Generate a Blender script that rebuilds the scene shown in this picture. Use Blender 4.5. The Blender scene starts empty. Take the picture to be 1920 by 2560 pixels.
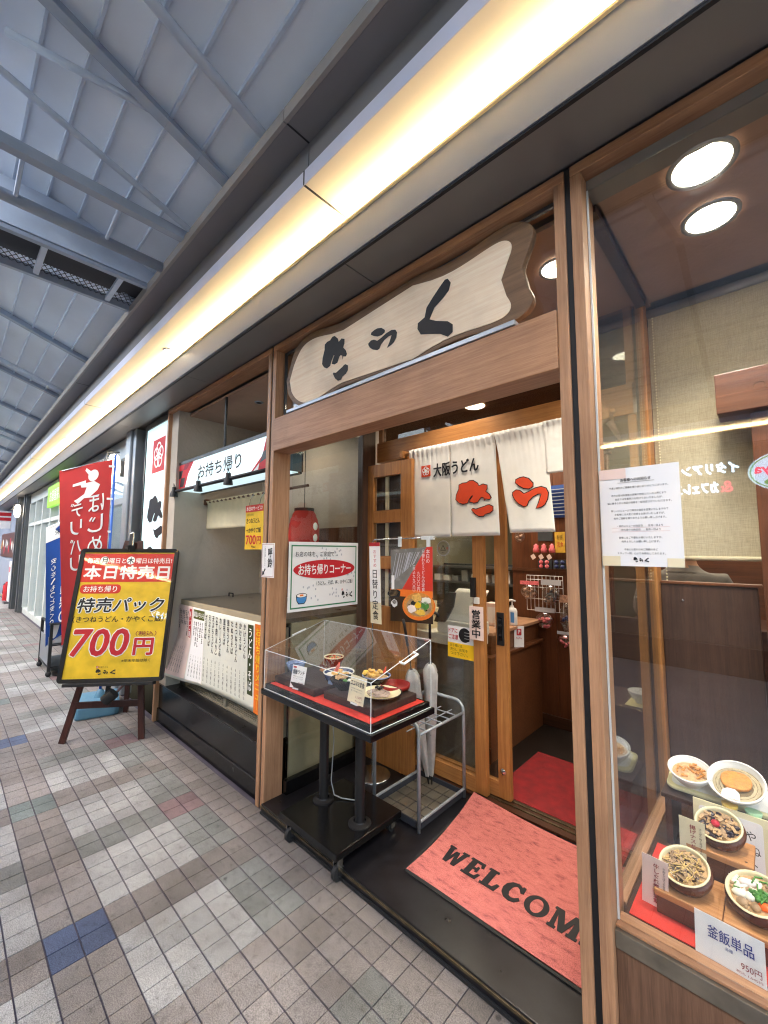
import bpy, bmesh, math, random
from mathutils import Vector, Matrix
random.seed(7)
R = math.radians
sc = bpy.context.scene
col = sc.collection

# ---------------------------------------------------------------- camera
CAM = Vector((1.367, -0.9846, 1.5118))
cd = bpy.data.cameras.new('camera'); cam = bpy.data.objects.new('camera', cd); col.objects.link(cam)
yaw, pitch, roll = R(-43.235), R(5.2897), R(0.273)
fw = Vector((math.sin(yaw)*math.cos(pitch), math.cos(yaw)*math.cos(pitch), math.sin(pitch)))
rt = fw.cross(Vector((0, 0, 1))).normalized(); up = rt.cross(fw)
r2 = rt*math.cos(roll) + up*math.sin(roll); u2 = up*math.cos(roll) - rt*math.sin(roll)
m = Matrix((r2, u2, -fw)).transposed().to_4x4(); m.translation = CAM
cam.matrix_world = m
cd.sensor_fit = 'VERTICAL'; cd.sensor_height = 36; cd.sensor_width = 27
cd.lens = 1036.6/2560*36
cd.clip_start = 0.02; cd.clip_end = 500
sc.camera = cam
sc.render.resolution_x, sc.render.resolution_y = 768, 1024
# ---------------------------------------------------------------- sky and sun
w = bpy.data.worlds.new('World'); sc.world = w; w.use_nodes = True
nt = w.node_tree; bg = nt.nodes['Background']
sky = nt.nodes.new('ShaderNodeTexSky'); sky.sky_type = 'NISHITA'; sky.sun_disc = False
sky.sun_elevation = R(48); sky.sun_rotation = R(205); sky.air_density = 1.3; sky.dust_density = 2.0
nt.links.new(sky.outputs[0], bg.inputs[0]); bg.inputs[1].default_value = 0.15
sl = bpy.data.lights.new('sun', 'SUN'); sl.energy = 1.5; sl.angle = R(60); sl.color = (1, .97, .92)
so = bpy.data.objects.new('sun', sl); col.objects.link(so)
so.rotation_euler = (R(42), 0, R(205-180)); so.location = (0, -2, 12)
vs = sc.view_settings
sc.display_settings.display_device = 'sRGB'
vs.view_transform = 'Standard'; vs.look = 'None'; vs.exposure = 2.45; vs.gamma = 1; vs.use_curve_mapping = False
cy = sc.cycles
cy.use_denoising = True
try: cy.denoiser = 'OPENIMAGEDENOISE'
except Exception: pass
cy.max_bounces = 8; cy.diffuse_bounces = 4; cy.glossy_bounces = 4; cy.transmission_bounces = 6
cy.transparent_max_bounces = 16; cy.caustics_reflective = False; cy.caustics_refractive = False
cy.sample_clamp_indirect = 6.0; cy.filter_width = 1.15

# ---------------------------------------------------------------- materials
def lin(h):
    h = h.lstrip('#'); o = []
    for k in (0, 2, 4):
        c = int(h[k:k+2], 16)/255
        o.append(c/12.92 if c <= .04045 else ((c+.055)/1.055)**2.4)
    return (o[0], o[1], o[2], 1)
MATS = {}
def newmat(name):
    mt = bpy.data.materials.new(name); mt.use_nodes = True; MATS[name] = mt
    n = mt.node_tree.nodes; return mt, mt.node_tree, n['Principled BSDF']
def coords(t, scale=(1, 1, 1), kind='Object'):
    tc = t.nodes.new('ShaderNodeTexCoord'); mp = t.nodes.new('ShaderNodeMapping')
    mp.inputs['Scale'].default_value = scale
    t.links.new(tc.outputs[kind], mp.inputs[0]); return mp.outputs[0]
def ramp(t, fac, stops):
    r = t.nodes.new('ShaderNodeValToRGB'); e = r.color_ramp.elements
    while len(e) < len(stops): e.new(.5)
    for k, (p, c) in enumerate(stops): e[k].position = p; e[k].color = c
    t.links.new(fac, r.inputs[0]); return r.outputs[0]
def plain(name, c, rough=.5, metal=0, spec=.5, var=.12, scale=6, bump=.0, bscale=60, kind='Object'):
    """base colour broken up by two scales of noise, a little relief and uneven gloss"""
    if isinstance(c, str): c = lin(c)
    mt, t, b = newmat(name)
    co = coords(t, (1, 1, 1), kind)
    n1 = t.nodes.new('ShaderNodeTexNoise'); n1.inputs['Scale'].default_value = scale; n1.inputs['Detail'].default_value = 6
    t.links.new(co, n1.inputs[0])
    lo = tuple(v*(1-var) for v in c[:3])+(1,); hi = tuple(min(1, v*(1+var)) for v in c[:3])+(1,)
    t.links.new(ramp(t, n1.outputs[0], [(.3, lo), (.7, hi)]), b.inputs['Base Color'])
    rr = t.nodes.new('ShaderNodeMapRange'); rr.inputs[3].default_value = max(0, rough-.08); rr.inputs[4].default_value = min(1, rough+.1)
    t.links.new(n1.outputs[0], rr.inputs[0]); t.links.new(rr.outputs[0], b.inputs['Roughness'])
    b.inputs['Metallic'].default_value = metal; b.inputs['Specular IOR Level'].default_value = spec
    if bump:
        n2 = t.nodes.new('ShaderNodeTexNoise'); n2.inputs['Scale'].default_value = bscale; n2.inputs['Detail'].default_value = 4
        t.links.new(co, n2.inputs[0])
        bp = t.nodes.new('ShaderNodeBump'); bp.inputs['Strength'].default_value = bump; bp.inputs['Distance'].default_value = .01
        t.links.new(n2.outputs[0], bp.inputs['Height']); t.links.new(bp.outputs[0], b.inputs['Normal'])
    return mt
def wood(name, c1, c2, axis='z', rough=.42, fine=1.0, spec=.4):
    mt, t, b = newmat(name)
    s = [34*fine, 34*fine, 34*fine]; s['xyz'.index(axis)] = 1.3*fine
    co = coords(t, s)
    n1 = t.nodes.new('ShaderNodeTexNoise'); n1.inputs['Scale'].default_value = 1.6; n1.inputs['Detail'].default_value = 8; n1.inputs['Roughness'].default_value = .68
    t.links.new(co, n1.inputs[0])
    s2 = [150*fine]*3; s2['xyz'.index(axis)] = 5*fine
    n2 = t.nodes.new('ShaderNodeTexNoise'); n2.inputs['Scale'].default_value = 3; n2.inputs['Detail'].default_value = 3
    t.links.new(coords(t, s2), n2.inputs[0])
    ad = t.nodes.new('ShaderNodeMath'); ad.operation = 'MULTIPLY_ADD'; ad.inputs[1].default_value = .35
    t.links.new(n2.outputs[0], ad.inputs[0]); t.links.new(n1.outputs[0], ad.inputs[2])
    a, c = lin(c1), lin(c2)
    ng = t.nodes.new('ShaderNodeTexNoise'); ng.inputs['Scale'].default_value = 2.6; ng.inputs['Detail'].default_value = 7
    gp = t.nodes.new('ShaderNodeNewGeometry'); t.links.new(gp.outputs['Position'], ng.inputs[0])
    wr = ramp(t, ng.outputs[0], [(.33, (.70, .68, .67, 1)), (.55, (1, 1, 1, 1)), (.75, (1.0, .98, .95, 1))])
    mw = t.nodes.new('ShaderNodeMix'); mw.data_type = 'RGBA'; mw.blend_type = 'MULTIPLY'; mw.inputs[0].default_value = .8
    t.links.new(wr, mw.inputs[7]); t.links.new(mw.outputs[2], b.inputs['Base Color'])
    rg_ = t.nodes.new('ShaderNodeMapRange'); rg_.inputs[3].default_value = rough+.14; rg_.inputs[4].default_value = rough-.1; t.links.new(ng.outputs[0], rg_.inputs[0]); t.links.new(rg_.outputs[0], b.inputs['Roughness'])
    t.links.new(ramp(t, ad.outputs[0], [(.42, a), (.62, tuple((a[i]*.5+c[i]*.5) for i in range(3))+(1,)), (.85, c)]), mw.inputs[6])
    b.inputs['Specular IOR Level'].default_value = spec
    bp = t.nodes.new('ShaderNodeBump'); bp.inputs['Strength'].default_value = .12; bp.inputs['Distance'].default_value = .004
    t.links.new(n2.outputs[0], bp.inputs['Height']); t.links.new(bp.outputs[0], b.inputs['Normal'])
    return mt
def emit(name, c, s, back=None):
    mt, t, b = newmat(name)
    if isinstance(c, str): c = lin(c)
    b.inputs['Base Color'].default_value = c
    b.inputs['Emission Color'].default_value = c; b.inputs['Emission Strength'].default_value = s
    b.inputs['Roughness'].default_value = .4
    return mt
def glass(name, tint=(1, 1, 1), refl=1.0, haze=0.0, ior=1.5):
    mt, t, b = newmat(name); t.nodes.remove(b)
    out = t.nodes['Material Output']
    tr = t.nodes.new('ShaderNodeBsdfTransparent'); tr.inputs[0].default_value = (*tint, 1)
    gl = t.nodes.new('ShaderNodeBsdfGlossy'); gl.inputs['Roughness'].default_value = 0.01; gl.inputs[0].default_value = (.95, .97, 1, 1)
    lw = t.nodes.new('ShaderNodeLayerWeight'); lw.inputs[0].default_value = .5
    pw = t.nodes.new('ShaderNodeMath'); pw.operation = 'POWER'; pw.inputs[1].default_value = 5
    fr = t.nodes.new('ShaderNodeMath'); fr.operation = 'MULTIPLY_ADD'; fr.inputs[1].default_value = .955; fr.inputs[2].default_value = .045
    t.links.new(lw.outputs['Facing'], pw.inputs[0]); t.links.new(pw.outputs[0], fr.inputs[0])
    mu = t.nodes.new('ShaderNodeMath'); mu.operation = 'MULTIPLY'; mu.inputs[1].default_value = refl; mu.use_clamp = True
    mx = t.nodes.new('ShaderNodeMixShader')
    t.links.new(fr.outputs[0], mu.inputs[0]); t.links.new(mu.outputs[0], mx.inputs[0])
    t.links.new(tr.outputs[0], mx.inputs[1]); t.links.new(gl.outputs[0], mx.inputs[2])
    t.links.new(mx.outputs[0], out.inputs[0])
    return mt
M = MATS
wood('wood_v', '#8f664b', '#bb906e', 'z', .45, 1.4); wood('wood_h', '#8e6248', '#b88c6a', 'x', .45, 1.4); wood('wood_y', '#8f664b', '#b88c6c', 'y', .45, 1.4)
wood('door_v', '#8c562c', '#bb8148', 'z', .4, 1.3); wood('door_h', '#8e5a30', '#bd854e', 'x', .4, 1.3); wood('panel_v', '#553c2e', '#80604c', 'z', .45, 1.2)
wood('brown_h', '#482a1a', '#70442a', 'x', .35); wood('brown_v', '#482818', '#6e4026', 'z', .35)
wood('dark_v', '#362620', '#563e32', 'z', .4); wood('dark_h', '#2c1810', '#4c2c1c', 'x', .4)
wood('sign_face', '#e6c8a8', '#f6e4cc', 'x', .55, 1.4); wood('sign_rim', '#5c4534', '#86684e', 'x', .5, 1.1)
wood('block', '#a2683a', '#d69c66', 'x', .5); wood('easel_wood', '#2c1512', '#4c2822', 'z', .45); wood('case_tray', '#2a1f1c', '#463632', 'x', .5)
plain('grout', '#4a4450', .9, var=.25, scale=9, bump=.4, bscale=120)
def tilemat(name, c):
    mt, t, b = newmat(name); c = lin(c)
    oi = t.nodes.new('ShaderNodeObjectInfo'); co = coords(t)
    n0 = t.nodes.new('ShaderNodeTexNoise'); n0.inputs['Scale'].default_value = 2.2; n0.inputs['Detail'].default_value = 7
    tc = t.nodes.new('ShaderNodeNewGeometry'); t.links.new(tc.outputs['Position'], n0.inputs[0])
    n1 = t.nodes.new('ShaderNodeTexNoise'); n1.inputs['Scale'].default_value = 260; n1.inputs['Detail'].default_value = 3; t.links.new(tc.outputs['Position'], n1.inputs[0])
    n2 = t.nodes.new('ShaderNodeTexNoise'); n2.inputs['Scale'].default_value = 34; n2.inputs['Detail'].default_value = 6; t.links.new(tc.outputs['Position'], n2.inputs[0])
    a = ramp(t, n1.outputs[0], [(.34, tuple(v*.62 for v in c[:3])+(1,)), (.5, c), (.68, tuple(min(1, v*1.4) for v in c[:3])+(1,))])
    d = ramp(t, n0.outputs[0], [(.34, (.50, .48, .46, 1)), (.58, (1, 1, 1, 1))])
    d2 = ramp(t, n2.outputs[0], [(.28, (.5, .49, .48, 1)), (.42, (.9, .9, .9, 1)), (.6, (1, 1, 1, 1))])
    m1 = t.nodes.new('ShaderNodeMix'); m1.data_type = 'RGBA'; m1.blend_type = 'MULTIPLY'; m1.inputs[0].default_value = .8
    t.links.new(a, m1.inputs[6]); t.links.new(d, m1.inputs[7])
    m2 = t.nodes.new('ShaderNodeMix'); m2.data_type = 'RGBA'; m2.blend_type = 'MULTIPLY'; m2.inputs[0].default_value = .7
    t.links.new(m1.outputs[2], m2.inputs[6]); t.links.new(d2, m2.inputs[7])
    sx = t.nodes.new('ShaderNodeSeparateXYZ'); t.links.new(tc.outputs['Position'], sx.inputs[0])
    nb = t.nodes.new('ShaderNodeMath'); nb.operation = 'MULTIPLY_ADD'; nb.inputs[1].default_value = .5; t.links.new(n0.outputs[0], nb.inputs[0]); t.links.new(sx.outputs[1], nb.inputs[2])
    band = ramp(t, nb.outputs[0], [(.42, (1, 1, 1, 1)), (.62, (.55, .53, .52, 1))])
    vo = t.nodes.new('ShaderNodeTexVoronoi'); vo.inputs['Scale'].default_value = 3.1; t.links.new(tc.outputs['Position'], vo.inputs[0])
    gum = ramp(t, vo.outputs['Distance'], [(.028, (.35, .34, .34, 1)), (.04, (1, 1, 1, 1))])
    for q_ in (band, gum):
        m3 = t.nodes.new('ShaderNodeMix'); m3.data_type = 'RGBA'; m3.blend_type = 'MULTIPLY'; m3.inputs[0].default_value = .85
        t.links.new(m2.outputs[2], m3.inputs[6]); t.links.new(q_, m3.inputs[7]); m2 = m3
    hv = t.nodes.new('ShaderNodeHueSaturation'); mr = t.nodes.new('ShaderNodeMapRange'); mr.inputs[3].default_value = .84; mr.inputs[4].default_value = 1.1
    t.links.new(oi.outputs['Random'], mr.inputs[0]); t.links.new(mr.outputs[0], hv.inputs['Value']); t.links.new(m2.outputs[2], hv.inputs['Color'])
    t.links.new(hv.outputs[0], b.inputs['Base Color'])
    b.inputs['Roughness'].default_value = .62; b.inputs['Specular IOR Level'].default_value = .35
    bp = t.nodes.new('ShaderNodeBump'); bp.inputs['Strength'].default_value = .35; bp.inputs['Distance'].default_value = .002
    t.links.new(n1.outputs[0], bp.inputs['Height']); t.links.new(bp.outputs[0], b.inputs['Normal'])
    return mt
TC = dict(light='#acabaa', pink='#97908d', brown='#8b8480', green='#868784', blue='#566280', teal='#7e8886', red='#877072')
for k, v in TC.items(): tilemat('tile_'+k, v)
plain('bounce_paving', '#b4b3b0', .6, var=.12, scale=3); plain('black_tile', '#17161a', .3, var=.35, scale=14, bump=.05, bscale=30); plain('black_gloss', '#0c0c0e', .22, var=.2, scale=3)
plain('black_matte', '#131214', .5, var=.25, scale=5, bump=.05); plain('rubber', '#1c1c1e', .7)
plain('brass', '#6e6350', .42, metal=.9, scale=30, var=.3); plain('chrome', '#c8ccd0', .2, metal=1, var=.06); plain('tube_grey', '#9aa0a6', .4, metal=.35, var=.15, scale=20)
plain('alu', '#a4a9b0', .38, metal=.7, var=.08); plain('alu_dark', '#5d5f62', .42, metal=.6, var=.1); plain('seam', '#16161a', .6)
plain('plaster', '#b3aa9e', .9, var=.08, scale=4, bump=.5, bscale=26); plain('plaster_in', '#a89a80', .9, var=.1, scale=3, bump=.3, bscale=30)
plain('soffit', '#787573', .45, metal=.2, var=.08, scale=2); plain('fascia_strip', '#7b7e86', .5, metal=.1, var=.07, scale=3); plain('band', '#7d7b7e', .5, metal=.2, var=.08, scale=2)
plain('edge_strip', '#96908c', .55, var=.1); plain('lip', '#d0d2e4', .5, var=.05); plain('lit_panel', '#efe6d2', .5, var=.02, scale=2); plain('cove_lip', '#d6c39a', .5, var=.04)
plain('deck', '#d4deec', .6, var=.12, scale=1.2, bump=.05); plain('steel_paint', '#98a3b4', .5, var=.12, scale=4); plain('steel_light', '#bac7da', .5, var=.1); plain('mesh_dark', '#30323a', .6)
plain('ceil_brown', '#a48674', .6, var=.08, scale=8, bump=.15, bscale=50); plain('wall_in', '#8d866f', .85, var=.1, scale=3, bump=.2, bscale=40)
plain('floor_dark', '#1c1512', .4, var=.3, scale=5); plain('carpet_red', '#7f1418', .95, var=.22, scale=18, bump=.5, bscale=300)
plain('white_cloth', '#e6e2dc', .85, var=.04, scale=12, bump=.15, bscale=500); plain('cream_cloth', '#cfc4a6', .85, var=.07, scale=10, bump=.1, bscale=400)
plain('paper', '#eceaea', .6, var=.03, scale=3); plain('paper_cream', '#e6d9b8', .6, var=.04); plain('paper_pink', '#e8cfc6', .6, var=.04); plain('paper_menu', '#d9dad0', .45, var=.03); plain('plastic_white', '#dcd8cf', .4, var=.04)
plain('ink', '#16151a', .6, var=.2, scale=30); plain('ink_red', '#c2202a', .55, var=.1, scale=20); plain('ink_white', '#f2f0ee', .55, var=.02); plain('ink_crimson', '#8c1f34', .6); plain('ink_blue', '#2b3a86', .6); plain('ink_yellow', '#f2c21e', .5); plain('ink_green', '#2d7a50', .55); plain('ink_grey', '#b9bac2', .6); plain('ink_orange', '#e8761e', .5); plain('ink_olive', '#5d5f26', .55); plain('ink_dkgreen', '#38411f', .55)
plain('noren_red', '#d2431c', .8, var=.06, scale=20)
plain('gold_print', '#e6bc2c', .42, var=.16, scale=9, bump=.08, bscale=12); plain('poster_red', '#d23426', .4, var=.12, scale=7, bump=.06, bscale=12); plain('poster_film', '#7f7d78', .25, var=.25, scale=14, bump=.15, bscale=22)
plain('banner_red', '#c43a3a', .85, var=.08, scale=6); plain('banner_blue', '#1d4a97', .85, var=.1, scale=5); plain('blue_plastic', '#547f98', .45, var=.14, scale=8)
plain('blue_pole', '#2f62c0', .35); plain('acrylic_edge', '#e2e6e6', .15, var=.02); plain('red_felt', '#d2382c', .9, var=.1, scale=30, bump=.2, bscale=300)
plain('porcelain', '#e9e8e4', .18, var=.02); plain('porcelain_blue', '#7f93b8', .22, var=.3, scale=55); plain('blue_glaze', '#33436a', .25, var=.2); plain('lacquer', '#171416', .2); plain('pot_brown', '#5a2f1c', .25, var=.3, scale=14); plain('pot_cream', '#e6dcb4', .3, var=.05); plain('lacquer_red', '#8e1d1a', .3)
plain('rice', '#c7a377', .7, var=.25, scale=90, bump=.4, bscale=160); plain('burdock', '#d2b06a', .5, var=.25, scale=60); plain('udon', '#b9ab8a', .4, var=.1, scale=40); plain('noodle', '#b5a096', .5, var=.15, scale=40); plain('egg_yellow', '#e8bf4a', .4, var=.15, scale=40); plain('tempura', '#e2b25c', .6, var=.25, scale=60, bump=.5, bscale=90); plain('prawn', '#e24a2c', .4); plain('leaf_green', '#4f8a3c', .5, var=.3, scale=60); plain('nori', '#1a1a1e', .3, var=.4, scale=40); plain('mushroom', '#a98a68', .5, var=.25, scale=50); plain('carrot', '#e2641e', .4); plain('tofu_fried', '#d08a3c', .55, var=.2, scale=70, bump=.5, bscale=90); plain('broth', '#7a6a50', .12, var=.15, scale=10); plain('kamaboko', '#f0e2e0', .4); plain('plum', '#c81e3a', .35); plain('eggplant', '#2e2430', .2, var=.4, scale=40); plain('daikon', '#e8e6da', .4); plain('soup_dark', '#3a2a1e', .15)
plain('tray_yellow', '#ddd3a0', .35, var=.06); plain('wasabi', '#9cc29a', .5)
plain('lantern_red', '#b32218', .7, var=.15, scale=12); plain('skin', '#c99878', .5, var=.08); plain('hair', '#14100e', .5, var=.4, scale=60); plain('shirt_grey', '#8a8580', .9, var=.12, scale=16, bump=.3, bscale=200); plain('seat_red', '#7d1620', .6)
plain('toy_pink', '#e07078', .4, var=.3, scale=50); plain('toy_blue', '#34406e', .35, var=.3, scale=40); plain('toy_yellow', '#d7a93a', .5, var=.2, scale=30); plain('toy_mix', '#a8806a', .3, var=.6, scale=45); plain('sanit', '#e6e2de', .35); plain('label_blue', '#4a8fd0', .4); plain('monitor_dark', '#3d4246', .3)
plain('wall_white', '#c9cccd', .8, var=.04); plain('wall_far', '#8a93a4', .8, var=.06); plain('neigh_beige', '#c6cac6', .7, var=.06); plain('green_print', '#7fc41e', .4); plain('poster_food', '#5a3528', .4, var=.8, scale=14)
plain('grille', '#857f70', .5, metal=.3, var=.2, scale=20); plain('counter_steel', '#7c7468', .3, metal=.55, var=.25, scale=12); plain('frame_black', '#121214', .35); plain('opp_wall', '#6a6058', .7, var=.2)
def blindmat():
    mt, t, b = newmat('blind')
    c = None
    for s, k in (((700, 700, 30), 0), ((30, 30, 700), 1)):
        n = t.nodes.new('ShaderNodeTexNoise'); n.inputs['Scale'].default_value = 1; n.inputs['Detail'].default_value = 3
        t.links.new(coords(t, s), n.inputs[0])
        o = ramp(t, n.outputs[0], [(.35, lin('#9c917a')), (.65, lin('#c2b79c'))])
        if c is None: c = o
        else:
            mx = t.nodes.new('ShaderNodeMix'); mx.data_type = 'RGBA'; mx.inputs[0].default_value = .5
            t.links.new(c, mx.inputs[6]); t.links.new(o, mx.inputs[7]); c = mx.outputs[2]
    t.links.new(c, b.inputs['Base Color']); b.inputs['Roughness'].default_value = .9
blindmat()
def matmat():
    mt, t, b = newmat('mat_red')
    n1 = t.nodes.new('ShaderNodeTexNoise'); n1.inputs['Scale'].default_value = 13; n1.inputs['Detail'].default_value = 9; n1.inputs['Roughness'].default_value = .75
    t.links.new(coords(t, (1.2, 3.0, 1)), n1.inputs[0])
    n2 = t.nodes.new('ShaderNodeTexNoise'); n2.inputs['Scale'].default_value = 260; n2.inputs['Detail'].default_value = 2; t.links.new(coords(t), n2.inputs[0])
    a = ramp(t, n1.outputs[0], [(.36, lin('#985654')), (.47, lin('#ca746e')), (.7, lin('#d8857c'))])
    d = ramp(t, n2.outputs[0], [(.32, (.55, .5, .5, 1)), (.55, (1, 1, 1, 1))])
    mx = t.nodes.new('ShaderNodeMix'); mx.data_type = 'RGBA'; mx.blend_type = 'MULTIPLY'; mx.inputs[0].default_value = .75
    t.links.new(a, mx.inputs[6]); t.links.new(d, mx.inputs[7]); t.links.new(mx.outputs[2], b.inputs['Base Color']); b.inputs['Roughness'].default_value = .95
    b.inputs['Specular IOR Level'].default_value = .15
    bp = t.nodes.new('ShaderNodeBump'); bp.inputs['Strength'].default_value = .9; bp.inputs['Distance'].default_value = .004
    t.links.new(n2.outputs[0], bp.inputs['Height']); t.links.new(bp.outputs[0], b.inputs['Normal'])
matmat()
glass('pane', (.97, .98, .97), 1.0); glass('pane_front', (.95, .96, .96), 1.5); glass('pane_side', (.93, .95, .93), .8); glass('acrylic', (.985, .99, .99), 1.0); glass('plastic_bag', (.93, .93, .93), 3.0); glass('vinyl', (.86, .87, .88), 2.2); glass('pane_dark', (.5, .48, .45), 1.0)
emit('led', '#ffebc6', 8.5); emit('downlight', '#fff0d2', 8); emit('lamp_glow', '#fff1dc', 2); emit('sign_white', '#cfeaf0', .185); emit('lightbox', '#cdecf0', .19); emit('opp_sign', '#bfe4ff', 3.5); emit('opp_oval', '#b8dcf2', 1.3); emit('opp_red', '#e0205a', 1.6); emit('opp_green', '#2a9a50', 1.2); emit('neigh_light', '#eef6ff', 3.0); emit('green_sign', '#86cc20', .16); emit('screen_dark', '#2a4a8a', .03)

# ---------------------------------------------------------------- mesh builder
WL = {}
class MB:
    def __init__(s): s.v = []; s.f = []; s.mi = []
    def add(s, vs, fs, k=0):
        o = len(s.v); s.v += [Vector(p) for p in vs]; s.f += [tuple(i+o for i in f) for f in fs]; s.mi += [k]*len(fs); return s
    def box(s, a, b, k=0):
        x0, y0, z0 = a; x1, y1, z1 = b
        if x0 > x1: x0, x1 = x1, x0
        if y0 > y1: y0, y1 = y1, y0
        if z0 > z1: z0, z1 = z1, z0
        return s.add([(x0, y0, z0), (x1, y0, z0), (x1, y1, z0), (x0, y1, z0), (x0, y0, z1), (x1, y0, z1), (x1, y1, z1), (x0, y1, z1)],
              [(0, 3, 2, 1), (4, 5, 6, 7), (0, 1, 5, 4), (1, 2, 6, 5), (2, 3, 7, 6), (3, 0, 4, 7)], k)
    def obox(s, o, ax, ay, az, k=0):
        o, ax, ay, az = map(Vector, (o, ax, ay, az))
        P = [o, o+ax, o+ax+ay, o+ay]; P += [p+az for p in P]
        return s.add(P, [(0, 3, 2, 1), (4, 5, 6, 7), (0, 1, 5, 4), (1, 2, 6, 5), (2, 3, 7, 6), (3, 0, 4, 7)], k)
    def quad(s, a, b, c, d, k=0): return s.add([a, b, c, d], [(0, 1, 2, 3)], k)
    def tube(s, pts, r, n=10, k=0, cap=True):
        pts = [Vector(p) for p in pts]; rings = []
        if not isinstance(r, (list, tuple)): r = [r]*len(pts)
        t0 = (pts[1]-pts[0]).normalized(); a = Vector((0, 0, 1)) if abs(t0.z) < .9 else Vector((1, 0, 0)); nrm = t0.cross(a).normalized()
        V = []; F = []
        for i, p in enumerate(pts):
            t = (pts[min(i+1, len(pts)-1)]-pts[max(i-1, 0)]).normalized()
            nrm = (nrm-t*nrm.dot(t)).normalized(); bn = t.cross(nrm)
            V += [p+(nrm*math.cos(2*math.pi*j/n)+bn*math.sin(2*math.pi*j/n))*r[i] for j in range(n)]
        for i in range(len(pts)-1):
            for j in range(n): F.append((i*n+j, i*n+(j+1) % n, (i+1)*n+(j+1) % n, (i+1)*n+j))
        if cap: F.append(tuple(range(n-1, -1, -1))); F.append(tuple((len(pts)-1)*n+j for j in range(n)))
        return s.add(V, F, k)
    def lathe(s, c, prof, n=24, k=0, sx=1, sy=1, cap=False, M3=None):
        c = Vector(c); V = []; F = []
        for r, z in prof:
            for j in range(n):
                a = 2*math.pi*j/n; p = Vector((r*math.cos(a)*sx, r*math.sin(a)*sy, z))
                V.append(c+(M3@p if M3 else p))
        for i in range(len(prof)-1):
            for j in range(n): F.append((i*n+j, i*n+(j+1) % n, (i+1)*n+(j+1) % n, (i+1)*n+j))
        if cap: F.append(tuple(range(n-1, -1, -1))); F.append(tuple((len(prof)-1)*n+j for j in range(n)))
        return s.add(V, F, k)
    def blob(s, c, r, n=8, m_=5, k=0, rot=None):
        c = Vector(c); rx, ry, rz = r; V = []; F = []
        for i in range(m_+1):
            th = math.pi*i/m_
            for j in range(n):
                p = Vector((rx*math.sin(th)*math.cos(2*math.pi*j/n), ry*math.sin(th)*math.sin(2*math.pi*j/n), rz*math.cos(th)))
                V.append(c+(rot@p if rot else p))
        for i in range(m_):
            for j in range(n): F.append((i*n+j, (i+1)*n+j, (i+1)*n+(j+1) % n, i*n+(j+1) % n))
        return s.add(V, F, k)
    def prism(s, poly, o, r, u, d, k=0, side=None):
        """polygon (2D list) in frame (o,r,u), thickened along vector d (front face at +d)"""
        o, r, u, d = map(Vector, (o, r, u, d)); n = len(poly)
        A = [o+r*x+u*y for x, y in poly]
        V = A+[p+d for p in A]
        o0 = len(s.v); s.v += V
        s.f.append(tuple(o0+i for i in range(n))); s.mi.append(k)
        s.f.append(tuple(o0+n+i for i in range(n-1, -1, -1))); s.mi.append(k)
        for i in range(n): s.f.append((o0+i, o0+n+i, o0+n+(i+1) % n, o0+(i+1) % n)); s.mi.append(side if side is not None else k)
        return s
    def build(s, name, mats, parent=None, smooth=False, bevel=0, loc=None, auto=None):
        if isinstance(mats, str): mats = [mats]
        if parent is not None: base = WL[parent]
        elif loc is not None: base = Vector(loc)
        else:
            xs = [p.x for p in s.v]; ys = [p.y for p in s.v]; zs = [p.z for p in s.v]
            base = Vector(((min(xs)+max(xs))/2, (min(ys)+max(ys))/2, min(zs)))
        me = bpy.data.meshes.new(name); me.from_pydata([tuple(p-base) for p in s.v], [], s.f)
        for mm in mats: me.materials.append(M[mm])
        me.polygons.foreach_set('material_index', s.mi)
        if bevel or len(s.f) < 4000:
            bm = bmesh.new(); bm.from_mesh(me); bmesh.ops.recalc_face_normals(bm, faces=bm.faces)
            if bevel:
                es = [e for e in bm.edges if len(e.link_faces) == 2 and e.calc_face_angle(0) > .5]
                bmesh.ops.bevel(bm, geom=es, offset=bevel, segments=2, affect='EDGES', profile=.6)
            bm.to_mesh(me); bm.free()
        ob = bpy.data.objects.new(name, me); col.objects.link(ob)
        if smooth:
            me.polygons.foreach_set('use_smooth', [True]*len(me.polygons))
            if auto:
                me.set_sharp_from_angle(angle=R(auto))
        if parent is not None: ob.parent = parent
        else: ob.location = base
        WL[ob] = base
        return ob
def tag(o, label, cat, group=None):
    o['label'] = label; o['category'] = cat
    if group: o['group'] = group
    return o
def struct(o): o['kind'] = 'structure'; return o
def thing(name, label, cat, loc, group=None):
    o = bpy.data.objects.new(name, None); col.objects.link(o); o.location = loc; o.empty_display_size = .05
    WL[o] = Vector(loc); return tag(o, label, cat, group)
def B(name, a, b, mat, parent=None, bevel=0): return MB().box(a, b).build(name, mat, parent, bevel=bevel)
def dup(root, d, label=None, group=None):
    r = root.copy(); col.objects.link(r); r.location = Vector(root.location)+Vector(d); WL[r] = WL[root]+Vector(d)
    if label: r['label'] = label
    if group: r['group'] = group
    def rec(a, b):
        for ch in [c for c in a.children]:
            c = ch.copy(); col.objects.link(c); c.parent = b; rec(ch, c)
    rec(root, r); return r
def lamp(name, kind, loc, energy, color, size=.1, rot=(0, 0, 0), spot=None, parent=None, blend=.5):
    l = bpy.data.lights.new(name, kind); l.energy = energy; l.color = color
    if kind == 'AREA': l.size = size
    elif kind in ('SPOT', 'POINT'): l.shadow_soft_size = size
    if kind == 'SPOT': l.spot_size = R(spot or 120); l.spot_blend = blend
    o = bpy.data.objects.new(name, l); col.objects.link(o); o.rotation_euler = rot
    if parent is not None: o.parent = parent; o.location = Vector(loc)-WL[parent]
    else: o.location = loc
    return o

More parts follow.
